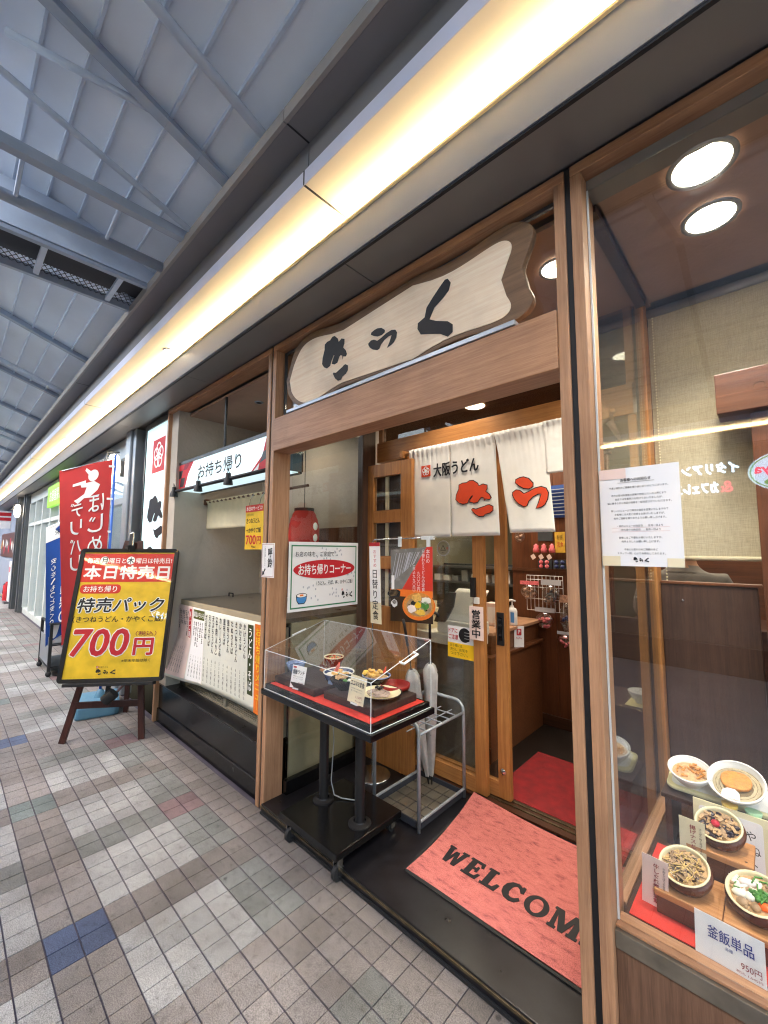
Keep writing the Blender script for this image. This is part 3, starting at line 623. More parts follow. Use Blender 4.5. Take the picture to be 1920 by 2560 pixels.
# ---------------------------------------------------------------- noren curtain
nr = thing('noren_curtain', 'white split noren curtain with red brush characters hanging over the door', 'curtain', (.13, 1.25, 2.19))
MB().tube([(-.58, 1.25, 2.192), (.83, 1.25, 2.205)], .012, 10).build('rod', 'door_h', nr, smooth=True)
for x in (-.545, .79):
    MB().obox((x-.02, 1.225, 2.165), (.04, 0, 0), (0, .10, 0), (0, 0, .06)).build('bracket', 'door_h', nr, bevel=.012)
    MB().tube([(x+.01, 1.262, 2.16), (x+.05, 1.285, 2.06)], [.02, .012], 8).build('bracket_arm', 'brown_v', nr, smooth=True)
def cloth(name, xa, xb, ya, yb, zt, zb, xa2, xb2, mat, parent, y=1.25, nx=26, nz=24, fold=.010, nf=9, seed=0, sway=.55):
    mb = MB(); V = []; F = []; rr = random.Random(seed); ph = rr.uniform(0, 6)
    for a in range(nz+1):
        t = a/nz; z = zt+(zb-zt)*t
        for b in range(nx+1):
            s_ = b/nx; x = (xa+(xb-xa)*s_)*(1-t)+(xa2+(xb2-xa2)*s_)*t
            w_ = fold*(math.exp(-t*5.5)*math.sin(s_*nf*6.28+ph)+sway*(1-math.exp(-t*3))*math.sin(s_*2.4*math.pi+ph*1.7)*.7)
            yy = y+w_-.014*math.exp(-(t*14)**2)+(rr.uniform(-.001, .001))
            V.append((x, yy, z+.004*math.sin(s_*nf*6.28+ph)*math.exp(-t*30)))
    for a in range(nz):
        for b in range(nx): i = a*(nx+1)+b; F.append((i, i+1, i+nx+2, i+nx+1))
    o = mb.add(V, F).build(name, mat, parent, smooth=True)
    md = o.modifiers.new('thick', 'SOLIDIFY'); md.thickness = .0012
    return o
CL = [(-.482, -.135, 2.214, 1.598, -.462, -.137), (-.134, .186, 2.214, 1.602, -.128, .207), (.187, .482, 2.216, 1.615, .268, .524), (.483, .752, 2.218, 1.93, .49, .75)]
for k, (a, b, zt, zb, a2, b2) in enumerate(CL): cloth('cloth_panel', a, b, 0, 0, zt, zb, a2, b2, 'white_cloth', nr, 1.238-.004*(k % 2), seed=k+3, sway=.12)
def noren_y(x, z):
    for k, (a, b, zt, zb, a2, b2) in enumerate(CL):
        t = min(max((z-zt)/(zb-zt), 0), 1); l, r_ = a+(a2-a)*t, b+(b2-b)*t
        if x <= r_ or k == 3:
            return 1.238-.004*(k % 2)
class NS(Sheet):
    def P(s, x, y, l=0): return Vector((x, noren_y(x, y)-.0045-l, y))
    def poly(s, name, pts, mat, lift=.0012, th=0):
        V = [s.P(x, y, lift) for x, y in pts]; return MB().add(V, [tuple(range(len(V)))]).build(name, mat, s.obj)
SN = NS((0, 1.2195, 0), (1, 0, 0), (0, 0, 1), 1, 1, nr)
def noren_print(G, box, shift):
    x0, z0, w_, h_ = box
    glyph(SN, G, x0+shift, z0, w_, h_, 'ink', 0, .0006, .0055); glyph(SN, G, x0+shift, z0, w_, h_, 'noren_red', .0016)
kx0, kz0 = unproject(1000+547/3.95, 1030+1047/3.95, 1.22); kx1, kz1 = unproject(1000+903/3.95, 1030+650/3.95, 1.22)
noren_print(KIN, (kx0, kz0+.004, kx1-kx0, kz1-kz0-.004), 0)
rx0, rz0 = unproject(1000+1107/3.95, 1030+965/3.95, 1.22); rx1, rz1 = unproject(1000+1447/3.95, 1030+612/3.95, 1.22)
noren_print(RAN, (rx0, rz0, rx1-rx0, rz1-rz0), 0)
ex0, ez0 = unproject(1000+200/3.95, 1030+645/3.95, 1.22); ex1, ez1 = unproject(1000+290/3.95, 1030+520/3.95, 1.22)
emblem(SN, ex0, ez0, ex1-ex0, 'noren_red')
tx0, tz0 = unproject(1000+320/3.95, 1030+610/3.95, 1.22); tx1, tz1 = unproject(1000+765/3.95, 1030+465/3.95, 1.22)
SN.text('大阪うどん', tx0, (tz0+tz1)/2-.046, tx1, (tz0+tz1)/2+.042, 'ink', .001, bold=.03)

# ---------------------------------------------------------------- big wavy signboard
sb = thing('shop_signboard', 'long wavy-edged wooden signboard with three black brush characters above the entrance', 'signboard', (0, .43, 2.352))
def wavy(x0, x1, z0, z1, amp, ph, n=90):
    P = []; 
    for k in range(n):
        t = k/n; a = 2*math.pi*t
        ca, sa = math.cos(a), math.sin(a)
        e = .32
        X = math.copysign(abs(ca)**e, ca); Z = math.copysign(abs(sa)**e, sa)
        x = (x0+x1)/2+X*(x1-x0)/2; z = (z0+z1)/2+Z*(z1-z0)/2
        z += amp*math.sin(x*9.5+ph)*(1 if Z > 0 else -.8)*min(1, abs(sa)*1.6)
        x += amp*1.1*math.sin(z*21+ph+1)*min(1, abs(ca)*1.3)
        P.append((x, z))
    return P
o_ = wavy(-.770, .770, 2.360, 2.765, .024, .6); i_ = wavy(-.722, .690, 2.380, 2.716, .026, .7)
MB().prism(o_, (0, .450, 0), (1, 0, 0), (0, 0, 1), (0, -.033, 0)).build('slab', 'sign_rim', sb, bevel=.008)
MB().prism(i_, (0, .418, 0), (1, 0, 0), (0, 0, 1), (0, -.004, 0)).build('face', 'sign_face', sb)
SS = Sheet((0, .4125, 0), (1, 0, 0), (0, 0, 1), 1, 1, sb)
glyph(SS, KIN, *KIB, 'ink', 0, .001); glyph(SS, KUN, *KUB, 'ink', 0, .001)
a0 = unproject(640+588/2.07375, 400+1020/2.07375, .42); a1 = unproject(640+737/2.07375, 400+825/2.07375, .42)
glyph(SS, RAN, a0[0], a0[1], a1[0]-a0[0], a1[1]-a0[1], 'ink', 0, .001)

# ---------------------------------------------------------------- ceiling lights of the alcove
def downlight(x, y, z, e, label, rad=.075, group=None, spot=112, c=(1, .9, .76)):
    t = thing('ceiling_downlight', label, 'light', (x, y, z), group)
    MB().lathe((x, y, z-.006), [(rad*1.22, .006), (rad*1.22, .001), (rad*1.02, 0), (rad, .004)], 28).build('trim_ring', 'alu', t, smooth=True)
    MB().lathe((x, y, z-.003), [(0, 0), (rad, 0)], 28).build('lens', 'downlight', t)
    lamp('downlight_lamp', 'SPOT', (x, y, z-.02), e, c, .06, (0, 0, 0), spot, t, .6)
    return t
downlight(.74, .78, 2.75, 8, 'glowing round downlight in the alcove ceiling beside the signboard end', .06)
downlight(-.1, 1.0, 2.75, 7, 'glowing round downlight in the alcove ceiling above the doormat', .055)

# ---------------------------------------------------------------- takeout corner sign on the side glass
s = sheet('takeout_corner_sign', (-.858, .512, 1.123), (0, 1, .002), (0, 0, 1), .594, .441, 'paper', 'white green-bordered notice with a red oval on the side glass', 'notice')
for a in ((.018, .018, .576, .026), (.018, .412, .576, .42), (.018, .026, .026, .412), (.568, .026, .576, .412)): s.rect('border', *a, 'ink_green')
rr = random.Random(3)
for k in range(22):
    cx, cyy = rr.uniform(.06, .54), rr.uniform(.05, .4)
    for q in range(5): s.ell('print_dot', cx+.03*math.cos(q*.63), cyy+.026*math.sin(q*.63), .0055, .008, 'ink_grey', .0008, 7) if q % 2 == k % 2 else None
s.ell('red_oval', .297, .262, .262, .062, 'ink_red', .0018, 40)
s.text('お持ち帰りコーナー', .075, .228, .52, .296, 'ink_white', .0026, bold=.02); s.text('お店の味を、ご家庭で…', .05, .345, .40, .38)
s.text('（うどん、そば、丼、かやくご飯）', .22, .155, .54, .185, bold=.01)
logo(s, .44, .055, .10, .05); emblem(s, .44, .108, .012)
s.poly('bowl_print', [(.06, .095), (.145, .095), (.14, .065), (.125, .045), (.08, .045), (.065, .065)], 'ink', .0014); s.poly('bowl_fill', [(.064, .089), (.141, .089), (.136, .067), (.122, .05), (.083, .05), (.069, .067)], 'label_blue', .0022); s.ell('bowl_rim', .1025, .099, .043, .015, 'ink', .0022); s.ell('bowl_soup', .1025, .099, .038, .011, 'ink_white', .003); s.rect('bowl_tofu', .087, .095, .115, .106, 'ink_orange', .0038)

# ================================================================ doormat
mt_ = MB(); V = []; F = []; NX, NY = 30, 20
for b in range(NY+1):
    for a in range(NX+1):
        s_, t_ = a/NX, b/NY; x = .042+s_*1.10-.055*t_+.01*math.sin(t_*5)*(1-s_); y = .585+t_*.70+.004*math.sin(s_*9)
        z = .0555+.030*max(0, 1-math.hypot(s_*1.6, (1-t_)*1.9)/.55)**1.5
        x = min(x, .868+.0)
        V.append((x, y, z))
for b in range(NY):
    for a in range(NX): i = b*(NX+1)+a; F.append((i, i+1, i+NX+2, i+NX+1))
mat_o = tag(mt_.add(V, F).build('doormat', 'mat_red', smooth=True), 'faded red doormat with black WELCOME lettering on the black step', 'doormat')
MB().box((.05, .570, .0505), (.867, .587, .0555)).build('edge_binding', 'rubber', mat_o); MB().obox((.036, .578, .0505), (.013, 0, 0), (-.055, .66, 0), (0, 0, .0048)).build('edge_binding', 'rubber', mat_o)
SM = Sheet((0, 0, .0568), (1, 0, 0), (0, 1, 0), 1, 1, mat_o)
x = .105
for ch, w_ in (('W', .155), ('E', .118), ('L', .112), ('C', .125), ('O', .135), ('M', .16)):
    pass
SER = {  # slab-serif letter outlines on a unit square
 'W': [[(0, 1), (.3, 1), (.3, .92), (.24, .9), (.33, .38), (.44, .82), (.58, .82), (.7, .38), (.78, .9), (.7, .92), (.7, 1), (1, 1), (1, .92), (.93, .9), (.78, 0), (.63, 0), (.5, .55), (.37, 0), (.22, 0), (.07, .9), (0, .92)]],
 'E': [[(0, 0), (.92, 0), (1, .32), (.9, .32), (.78, .12), (.42, .12), (.42, .45), (.62, .47), (.66, .36), (.74, .36), (.74, .68), (.66, .68), (.62, .57), (.42, .57), (.42, .89), (.74, .89), (.84, .72), (.94, .72), (.9, 1), (0, 1), (0, .91), (.14, .89), (.14, .11), (0, .09)]],
 'L': [[(0, 0), (.92, 0), (1, .38), (.88, .38), (.74, .13), (.44, .13), (.44, .89), (.6, .91), (.6, 1), (0, 1), (0, .91), (.14, .89), (.14, .11), (0, .09)]],
 'C': [[(.95, .66), (.92, .98), (.82, .98), (.78, .9), (.55, 1), (.26, .93), (.06, .72), (0, .48), (.08, .22), (.28, .05), (.55, 0), (.8, .06), (.98, .26), (.9, .34), (.74, .2), (.56, .15), (.4, .22), (.31, .42), (.33, .66), (.42, .82), (.56, .87), (.72, .8), (.85, .64)]],
 'M': [[(0, 0), (.28, 0), (.28, .09), (.2, .12), (.2, .7), (.42, 0), (.54, 0), (.78, .72), (.78, .12), (.7, .09), (.7, 0), (1.06, 0), (1.06, .09), (.98, .12), (.98, .88), (1.06, .91), (1.06, 1), (.74, 1), (.52, .38), (.3, 1), (0, 1), (0, .91), (.08, .88), (.08, .12), (0, .09)]]}
xs = .11
for ch, w_ in (('W', .104), ('E', .078), ('L', .077), ('C', .083), ('O', .091), ('M', .104), ('E', .077)):
    y0, h_ = .745, .108
    if xs+w_ > .868: 
        cut = .866
        P = [(min(xs+px*w_, cut), y0+py*h_) for px, py in SER['E'][0]]
        SM.poly('lettering', P, 'ink', 0, .001); break
    if ch == 'O':
        mb = MB(); n = 36; V = []; F = []
        for i in range(n):
            t = 2*math.pi*i/n
            V.append(SM.P(xs+w_/2+w_*.53*math.cos(t), y0+h_/2+h_*.53*math.sin(t))); V.append(SM.P(xs+w_/2+w_*.26*math.cos(t), y0+h_/2+h_*.37*math.sin(t)))
        for i in range(n): j = (i+1) % n; F.append((2*i, 2*j, 2*j+1, 2*i+1))
        mb.add(V, F).build('lettering', 'ink', mat_o)
    else: glyph(SM, SER[ch], xs, y0, w_, h_, 'ink', 0, .001, .003)
    xs += w_+.0165

# ================================================================ display cart
ct = thing('display_cart', 'black pedestal cart on castors carrying the acrylic food case', 'cart', (-.37, .54, 0))
B('tabletop', (-.79, .305, .705), (.085, .755, .735), 'black_gloss', ct, .004)
B('plinth', (-.605, .325, .115), (-.15, .775, .148), 'black_gloss', ct, .004)
for x in (-.522, -.233):
    c_ = MB().tube([(x, .55, .148), (x, .55, .705)], .026, 16).build('column', 'black_matte', ct, smooth=True, auto=40)
    MB().lathe((x, .55, .1482), [(.058, 0), (.058, .006), (.034, .012), (.031, .018)], 24).build('collar', 'black_matte', c_)
for x, y, zf in ((-.565, .372, 0), (-.19, .372, 0), (-.565, .735, .05), (-.19, .735, .05)):
    rad = .034 if zf == 0 else .026
    k = MB().lathe((x, y, zf+rad), [(rad*.55, -.011), (rad, -.010), (rad, .010), (rad*.55, .011)], 20, M3=Matrix.Rotation(R(90), 3, 'Y'), cap=True).build('castor', 'rubber', ct, smooth=True, auto=40)
    for q in (-.016, .016): MB().box((x+q-.0018, y-.014, zf+rad*.7), (x+q+.0018, y+.014, .112)).build('castor_fork', 'chrome', k)
    B('castor_plate', (x-.02, y-.02, .1105), (x+.02, y+.02, .1148), 'chrome', k)
MB().tube([(-.30, .60, .70), (-.28, .63, .66), (-.24, .64, .69), (-.22, .62, .703)], .004, 6).build('power_cable', 'rubber', ct)
MB().tube([(-.51, .585, .69), (-.50, .60, .45), (-.53, .61, .22), (-.49, .60, .165), (-.45, .62, .155), (-.35, .68, .153)], .0035, 6).build('power_cable', 'tube_grey', ct, smooth=True)
# acrylic case
ac = thing('acrylic_food_case', 'clear acrylic case with sloping lid over the food samples on the cart', 'display case', (-.355, .53, .735))
B('case_base', (-.775, .322, .7355), (.067, .738, .762), 'black_gloss', ac, .003); B('felt', (-.755, .342, .7622), (.047, .718, .7640), 'red_felt', ac)
x0, x1, y0, y1, zb, zf, zk = -.779, .071, .318, .742, .737, .945, 1.062
def slab(a, b, c, d, nrm, name): 
    nrm = Vector(nrm)*.003; A = [Vector(p) for p in (a, b, c, d)]
    MB().add(A+[p+nrm for p in A], [(0, 1, 2, 3), (4, 7, 6, 5), (0, 4, 5, 1), (1, 5, 6, 2), (2, 6, 7, 3), (3, 7, 4, 0)]).build(name, 'acrylic', ac)
slab((x0, y0, zb), (x1, y0, zb), (x1, y0, zf), (x0, y0, zf), (0, 1, 0), 'front_pane'); slab((x0, y1, zb), (x1, y1, zb), (x1, y1, zk), (x0, y1, zk), (0, -1, 0), 'back_pane')
slab((x0, y0, zb), (x0, y1, zb), (x0, y1, zk), (x0, y0, zf), (1, 0, 0), 'side_pane'); slab((x1, y0, zb), (x1, y1, zb), (x1, y1, zk), (x1, y0, zf), (-1, 0, 0), 'side_pane')
slab((x0, y0, zf+.002), (x1, y0, zf+.002), (x1, y1, zk+.002), (x0, y1, zk+.002), (0, -.25, .95), 'lid')
for a, b in (((x0, y0, zb), (x0, y0, zf)), ((x1, y0, zb), (x1, y0, zf)), ((x1, y1, zb), (x1, y1, zk)), ((x0, y1, zb), (x0, y1, zk)), ((x0, y0, zf), (x1, y0, zf)), ((x0, y1, zk), (x1, y1, zk)), ((x1, y0, zf), (x1, y1, zk)), ((x0, y0, zf), (x0, y1, zk)), ((x0, y0, zb), (x1, y0, zb)), ((x1, y0, zb), (x1, y1, zb))):
    MB().tube([a, b], .0018, 6).build('case_edge', 'acrylic_edge', ac)
MB().tube([(x1+.003, .50, 1.0), (x1+.03, .50, .996), (x1+.03, .60, 1.022), (x1+.003, .60, 1.026)], .006, 6).build('lid_handle', 'acrylic_edge', ac)
for sgn in (0,): MB().tube([(x0-.003, .50, 1.0), (x0-.012, .52, 1.002), (x0-.003, .60, 1.026)], .004, 6).build('lid_hinge', 'acrylic_edge', ac)
# trays and dishes in the case
def tray(x0, y0, x1, y1, z0, z1, label):
    return tag(B('serving_tray', (x0, y0, z0), (x1, y1, z1), 'case_tray', None, .005), label, 'tray')
tray(-.755, .37, -.39, .70, .7645, .800, 'thin dark wooden tray under the bowls with the blue rice bowl')
tray(-.345, .395, .015, .70, .7645, .800, 'thin dark wooden tray under the soba plate set')
def bowl(name, c, r, h, mats, label, parent=None, foot=.45, M3=None, group=None, n=32, wall=.004, food=None, cat='bowl'):
    t = thing(name, label, cat, c, group)
    pr = [(r*foot*.9, 0), (r*foot, h*.08), (r*foot*.98, h*.12), (r*.72, h*.38), (r*.93, h*.75), (r, h), (r-wall, h), (r*.9-wall, h*.72), (r*.68-wall, h*.40), (r*.3, h*.18), (0.0001, h*.17)]
    MB().lathe(c, pr, n, M3=M3).build('bowl_body', mats[0], t, smooth=True)
    MB().lathe(c, [(r-.0005, h-.004), (r+.0012, h-.001), (r+.0005, h+.0015), (r-wall-.001, h+.0012), (r-wall-.0014, h-.004)], n, M3=M3).build('bowl_rim', mats[1], t, smooth=True)
    return t
def bits(t, c, rad, n, size, mat, name='food', seed=1, flat=.5, M3=None, lift=.004, long_=1.0, z=0):
    mb = MB(); rr = random.Random(seed); c = Vector(c)
    for k in range(n):
        a = rr.uniform(0, 6.28); q = rad*math.sqrt(rr.random()); sz = size*rr.uniform(.6, 1.2)
        p = Vector((q*math.cos(a), q*math.sin(a), z+rr.uniform(0, lift)))
        rot = Matrix.Rotation(rr.uniform(0, 6.28), 3, 'Z') @ Matrix.Rotation(rr.uniform(-.4, .4), 3, 'X')
        if M3: p = M3@p; rot = M3@rot
        mb.blob(c+p, (sz*long_, sz*.6, sz*flat), 6, 4, rot=rot)
    return mb.build(name, mat, t, smooth=True)
def disc(t, c, r, z, mat, name='food_surface', M3=None, dome=.0):
    return MB().lathe(c, [(0.0001, z+dome), (r*.5, z+dome*.75), (r*.85, z+dome*.3), (r, z)], 24, M3=M3).build(name, mat, t, smooth=True)
zt = .8005
b1 = bowl('rice_bowl', (-.70, .475, zt), .055, .06, ('porcelain_blue', 'porcelain_blue'), 'small pale blue rice bowl in the acrylic case'); disc(b1, (-.70, .475, zt), .045, .045, 'blue_glaze')
tag(B('wood_stand', (-.64, .60, zt), (-.50, .70, zt+.012), 'block', None, .002), 'small wooden stand under the steamed rice pot in the acrylic case', 'stand')
b2 = bowl('rice_pot', (-.57, .65, zt+.0125), .058, .075, ('pot_brown', 'pot_cream'), 'small brown pot of steamed rice with white rim in the acrylic case', foot=.7); disc(b2, (-.57, .65, zt+.0125), .052, .062, 'rice', dome=.004); bits(b2, (-.57, .65, zt+.08), .04, 12, .010, 'carrot', seed=4); bits(b2, (-.565, .645, zt+.082), .025, 8, .009, 'leaf_green', seed=5)
b3 = bowl('udon_bowl', (-.42, .56, .7645), .085, .085, ('blue_glaze', 'porcelain'), 'blue patterned noodle bowl with prawn tempura in the acrylic case'); disc(b3, (-.42, .56, .7645), .074, .068, 'daikon'); bits(b3, (-.42, .56, .835), .05, 16, .014, 'tempura', seed=6, lift=.012); bits(b3, (-.39, .54, .84), .03, 8, .012, 'leaf_green', seed=8)
MB().tube([(-.44, .555, .845), (-.43, .565, .875), (-.428, .57, .895)], [.011, .009, .003], 8).build('prawn_tail', 'prawn', b3, smooth=True)
for k in range(5): MB().lathe((-.42+.0835*math.cos(k*1.25-2.6)*.88, .56+.0835*math.sin(k*1.25-2.6)*.88, .81), [(0, 0), (.017, 0), (.014, .001)], 12, M3=Matrix.Rotation(k*1.25-2.6, 3, 'Z')@Matrix.Rotation(R(78), 3, 'Y')).build('glaze_roundel', 'porcelain_blue', b3)
b4 = bowl('tempura_bowl', (-.20, .63, zt), .075, .06, ('lacquer', 'porcelain_blue'), 'dark tempura bowl with a blue edge in the acrylic case'); disc(b4, (-.20, .63, zt), .066, .046, 'rice', dome=.01); bits(b4, (-.20, .63, zt+.06), .05, 18, .018, 'tempura', seed=9, lift=.02); bits(b4, (-.24, .61, zt+.062), .03, 6, .02, 'egg_yellow', seed=11); bits(b4, (-.19, .64, zt+.065), .025, 4, .014, 'nori', seed=12)
MB().tube([(-.165, .65, zt+.07), (-.155, .655, zt+.105)], [.009, .003], 8).build('prawn_tail', 'prawn', b4, smooth=True)
b5 = bowl('rice_box', (-.29, .485, zt), .072, .055, ('lacquer', 'lacquer'), 'black lacquer bowl split between fried rice and greens in the acrylic case'); bits(b5, (-.318, .487, zt+.05), .032, 60, .009, 'rice', seed=13, lift=.01); bits(b5, (-.262, .478, zt+.05), .022, 16, .010, 'leaf_green', seed=14); bits(b5, (-.245, .485, zt+.053), .012, 4, .014, 'daikon', seed=15)
b6 = thing('soba_plate', 'black round plate of brown soba noodles in the acrylic case', 'plate', (-.075, .53, zt))
MB().lathe((-.075, .53, zt), [(.06, 0), (.07, .004), (.105, .022), (.108, .026), (.102, .026), (.06, .010), (0, .009)], 36).build('plate_body', 'lacquer', b6, smooth=True); MB().lathe((-.075, .53, zt), [(.1, .0265), (.06, .012), (0, .011)], 36).build('plate_well', 'pot_cream', b6, smooth=True)
mb = MB(); rr = random.Random(2)
for k in range(46):
    a0_, q = rr.uniform(0, 6.28), rr.uniform(.012, .062); p = []
    for i in range(9): a_ = a0_+i*.32; p.append((-.082+q*math.cos(a_)*1.05, .522+q*math.sin(a_)*.85, zt+.016+.016*(1-q/.065)+rr.uniform(0, .006)))
    mb.tube(p, .0022, 5)
mb.build('noodles', 'noodle', b6, smooth=True); bits(b6, (-.09, .535, zt+.04), .022, 18, .009, 'nori', seed=20)
tag(MB().lathe((-.10, .665, zt), [(.05, 0), (.075, .012), (.078, .03), (.073, .03), (.068, .012), (0, .008)], 28).build('red_dish', 'lacquer_red', smooth=True), 'shallow red lacquer dish behind the soba plate', 'dish')
def pricecard(o, yawd, W, H, mat, label, head, sub, price, tilt=12, hc='ink', name='price_card', tagc=None):
    r_ = Vector((math.cos(R(yawd)), math.sin(R(yawd)), 0)); n_ = Vector((r_.y, -r_.x, 0)); u_ = Vector((0, 0, 1))*math.cos(R(tilt))-n_*math.sin(R(tilt))
    s = sheet(name, o, r_, u_, W, H, mat, label, 'card')
    if tagc: s.rect('tag', W*.06, H*.88, W*.3, H*.95, tagc)
    s.text(head, W*.08, H*.62, W*.92, H*.82, hc, bold=.02); 
    for k, q in enumerate(sub): s.text(q, W*.15, H*(.5-.09*k), W*.85, H*(.55-.09*k), 'ink')
    s.text(price, W*.5, H*.2, W*.9, H*.3, 'ink_crimson'); s.text('税込1,180円' if len(price) > 5 else '税込', W*.5, H*.08, W*.9, H*.14, 'ink_crimson')
    MB().obox(s.P(W*.3, -.004, -.012), s.r*W*.4, s.u*.008, s.n*.02).build('card_foot', 'acrylic_edge', s.obj)
    return s
pricecard((-.60, .365, .772), 8, .105, .115, 'paper', 'white price card with a small red tag in the acrylic case', '釜飯ランチ', ['単品いろいろ付き', 'うどん・そば'], '1,050円', tagc='ink_red')
pricecard((-.155, .385, .803), -4, .115, .12, 'paper_cream', 'cream price card with five bold characters in the acrylic case', 'エコマミ定食', ['ざるそばと小丼の定食です', '温・冷お選び下さい'], '1,150円')

# ================================================================ umbrella stand
us = thing('umbrella_stand', 'grey tube umbrella stand with wire grid beside the food cart', 'umbrella stand', (-.23, 1.04, .05))
def ubend(y):
    p = [(-.395, y, .051)]; zt_ = .60; rad = .06
    for k in range(7): a = R(180-15*k); p.append((-.395+rad+rad*math.cos(a), y, zt_-rad+rad*math.sin(a)))
    for k in range(7): a = R(90-15*k); p.append((-.07-rad+rad*math.cos(a), y, zt_-rad+rad*math.sin(a)))
    p.append((-.07, y, .051)); return p
for y in (.82, 1.255): MB().tube(ubend(y), .0102, 12).build('leg_frame', 'tube_grey', us, smooth=True)
for x in (-.395, -.07): MB().tube([(x, .82, .535), (x, 1.255, .535)], .008, 8).build('top_rail', 'tube_grey', us, smooth=True); MB().tube([(x, .82, .10), (x, 1.255, .10)], .008, 8).build('base_rail', 'tube_grey', us)
for k in range(1, 6): MB().tube([(-.395, .82+.0725*k, .537), (-.07, .82+.0725*k, .537)], .0035, 6).build('grid_wire', 'tube_grey', us)
for k in range(1, 4): MB().tube([(-.395+.08*k, .82, .530), (-.395+.08*k, 1.255, .530)], .0035, 6).build('grid_wire', 'tube_grey', us)
tr = MB().box((-.39, .835, .056), (-.075, 1.245, .064)); tr.box((-.39, .83, .056), (-.075, .836, .092)).box((-.39, 1.244, .056), (-.075, 1.25, .092)).box((-.392, .83, .056), (-.386, 1.25, .092)).box((-.079, .83, .056), (-.073, 1.25, .092))
tr = tr.build('drip_tray', 'mesh_dark', us)
for a in range(4):
    for b in range(5): B('tray_cell', (-.382+.076*a, .842+.08*b, .064), (-.312+.076*a, .914+.08*b, .070), 'counter_steel', tr, .002)
def umbrella(tip, top, label, hand):
    t = thing('folded_umbrella', label, 'umbrella', tip, 'vinyl umbrellas in the stand')
    a, b = Vector(tip), Vector(top); d = b-a
    MB().tube([a, a+d*.06], [.004, .009], 8).build('ferrule', 'black_matte', t)
    mb = MB(); V = []; F = []; n = 18; pr = [(.06, .011), (.2, .02), (.45, .029), (.62, .037), (.74, .045), (.78, .03), (.80, .012)]
    ax = d.normalized(); nx = ax.orthogonal().normalized(); ny = ax.cross(nx)
    for q, r_ in pr:
        for j in range(n):
            an = 2*math.pi*j/n; rr_ = r_*(1+.28*math.sin(an*4+q*7)); V.append(a+d*q+(nx*math.cos(an)+ny*math.sin(an))*rr_)
    for i in range(len(pr)-1):
        for j in range(n): F.append((i*n+j, i*n+(j+1) % n, (i+1)*n+(j+1) % n, (i+1)*n+j))
    mb.add(V, F).build('canopy', 'vinyl_sheet', t, smooth=True)
    MB().tube([a+d*.05, b], .0042, 8).build('shaft', 'chrome', t)
    h = []
    for k in range(9):
        an = R(22*k); h.append(b+Vector((.0, 0, .05))*0+ax*(.09+.026*math.sin(an))+Vector(hand)*(.026-.026*math.cos(an)))
    MB().tube([b-ax*.04, b+ax*.06]+h, .0085, 10).build('handle', 'black_matte', t, smooth=True)
plain('vinyl_sheet', '#dedcd8', .3, var=.12, scale=30); 
mt = M['vinyl_sheet']; mt.node_tree.nodes['Principled BSDF'].inputs['Transmission Weight'].default_value = .35; mt.node_tree.nodes['Principled BSDF'].inputs['Alpha'].default_value = .82
umbrella((-.285, 1.19, .071), (-.262, .95, .985), 'folded clear vinyl umbrella leaning forward in the umbrella stand', (-.7, .7, 0))
umbrella((-.27, 1.20, .071), (-.165, 1.05, 1.03), 'folded clear vinyl umbrella standing behind the other in the stand', (.7, .7, 0))

# ================================================================ menu stand with hanging menu
ms = thing('menu_stand', 'thin chrome menu stand holding the daily special strip and poster', 'menu stand', (-.64, 1.05, .05))
MB().lathe((-.64, 1.05, .05), [(.0, .0), (.12, 0), (.12, .006), (.11, .010), (.0, .014)], 28).build('base', 'chrome', ms, smooth=True)
MB().tube([(-.64, 1.05, .06), (-.65, 1.05, 1.56), (-.645, 1.05, 1.577), (-.63, 1.05, 1.585), (-.13, 1.05, 1.592)], .0055, 8).build('pole', 'chrome', ms, smooth=True)
for x in (-.395, -.165): B('clip', (x-.012, 1.034, 1.535), (x+.012, 1.046, 1.60), 'acrylic_edge', ms, .002)
B('arm_tip', (-.22, 1.036, 1.578), (-.13, 1.06, 1.60), 'acrylic_edge', ms, .002)
s = sheet('daily_special_strip', (-.655, 1.04, 1.025), (1, 0, 0), (-.035, 0, 1), .1, .54, 'paper_cream', 'tall narrow handwritten strip with a red top on the menu stand', 'strip sign')
s.rect('white_field', 0, .14, .1, .515, 'ink_white'); s.rect('red_top', 0, .515, .1, .54, 'ink_red', .0014)
s.text('おすすめ', .038, .375, .066, .49, 'ink_red', vert=True, ls=1.05); s.text('日替り定食', .022, .025, .076, .355, 'ink', vert=True, ls=1.05, bold=.008)
s = sheet('menu_poster', (-.47, 1.036, 1.06), (1, -.02, .06), (-.0, 0, 1), .345, .455, 'poster_film', 'glossy laminated noodle menu poster hanging from clips', 'poster')
s.poly('red_wedge', [(.10, .20), (.345, .16), (.345, .455), (.30, .455)], 'poster_red'); s.rect('dark_field', 0, 0, .345, .16, 'soup_dark', .0012); s.poly('red_glow', [(.0, .16), (.345, .15), (.345, .19), (.0, .205)], 'ink_orange', .0018)
s.ell('bowl_print', .235, .10, .13, .085, 'ink_orange', .0024); s.ell('bowl_inside', .235, .108, .12, .074, 'tofu_fried', .003); s.ell('soup_print', .24, .10, .1, .058, 'mushroom', .0036)
for cx, cy_, a_, b_, m_ in ((.225, .15, .04, .026, 'tempura'), (.295, .135, .034, .024, 'daikon'), (.29, .105, .03, .024, 'leaf_green'), (.235, .105, .026, .02, 'ink_yellow'), (.185, .085, .035, .026, 'kamaboko'), (.255, .065, .034, .02, 'egg_yellow'), (.195, .118, .02, .014, 'nori'), (.035, .175, .055, .03, 'lacquer'), (.03, .18, .045, .022, 'rice'), (.04, .115, .03, .026, 'porcelain'), (.04, .122, .02, .014, 'soup_dark')): s.patch('food_print', cx, cy_, a_*1.1, b_*1.1, m_, .0044, int(cx*9999))
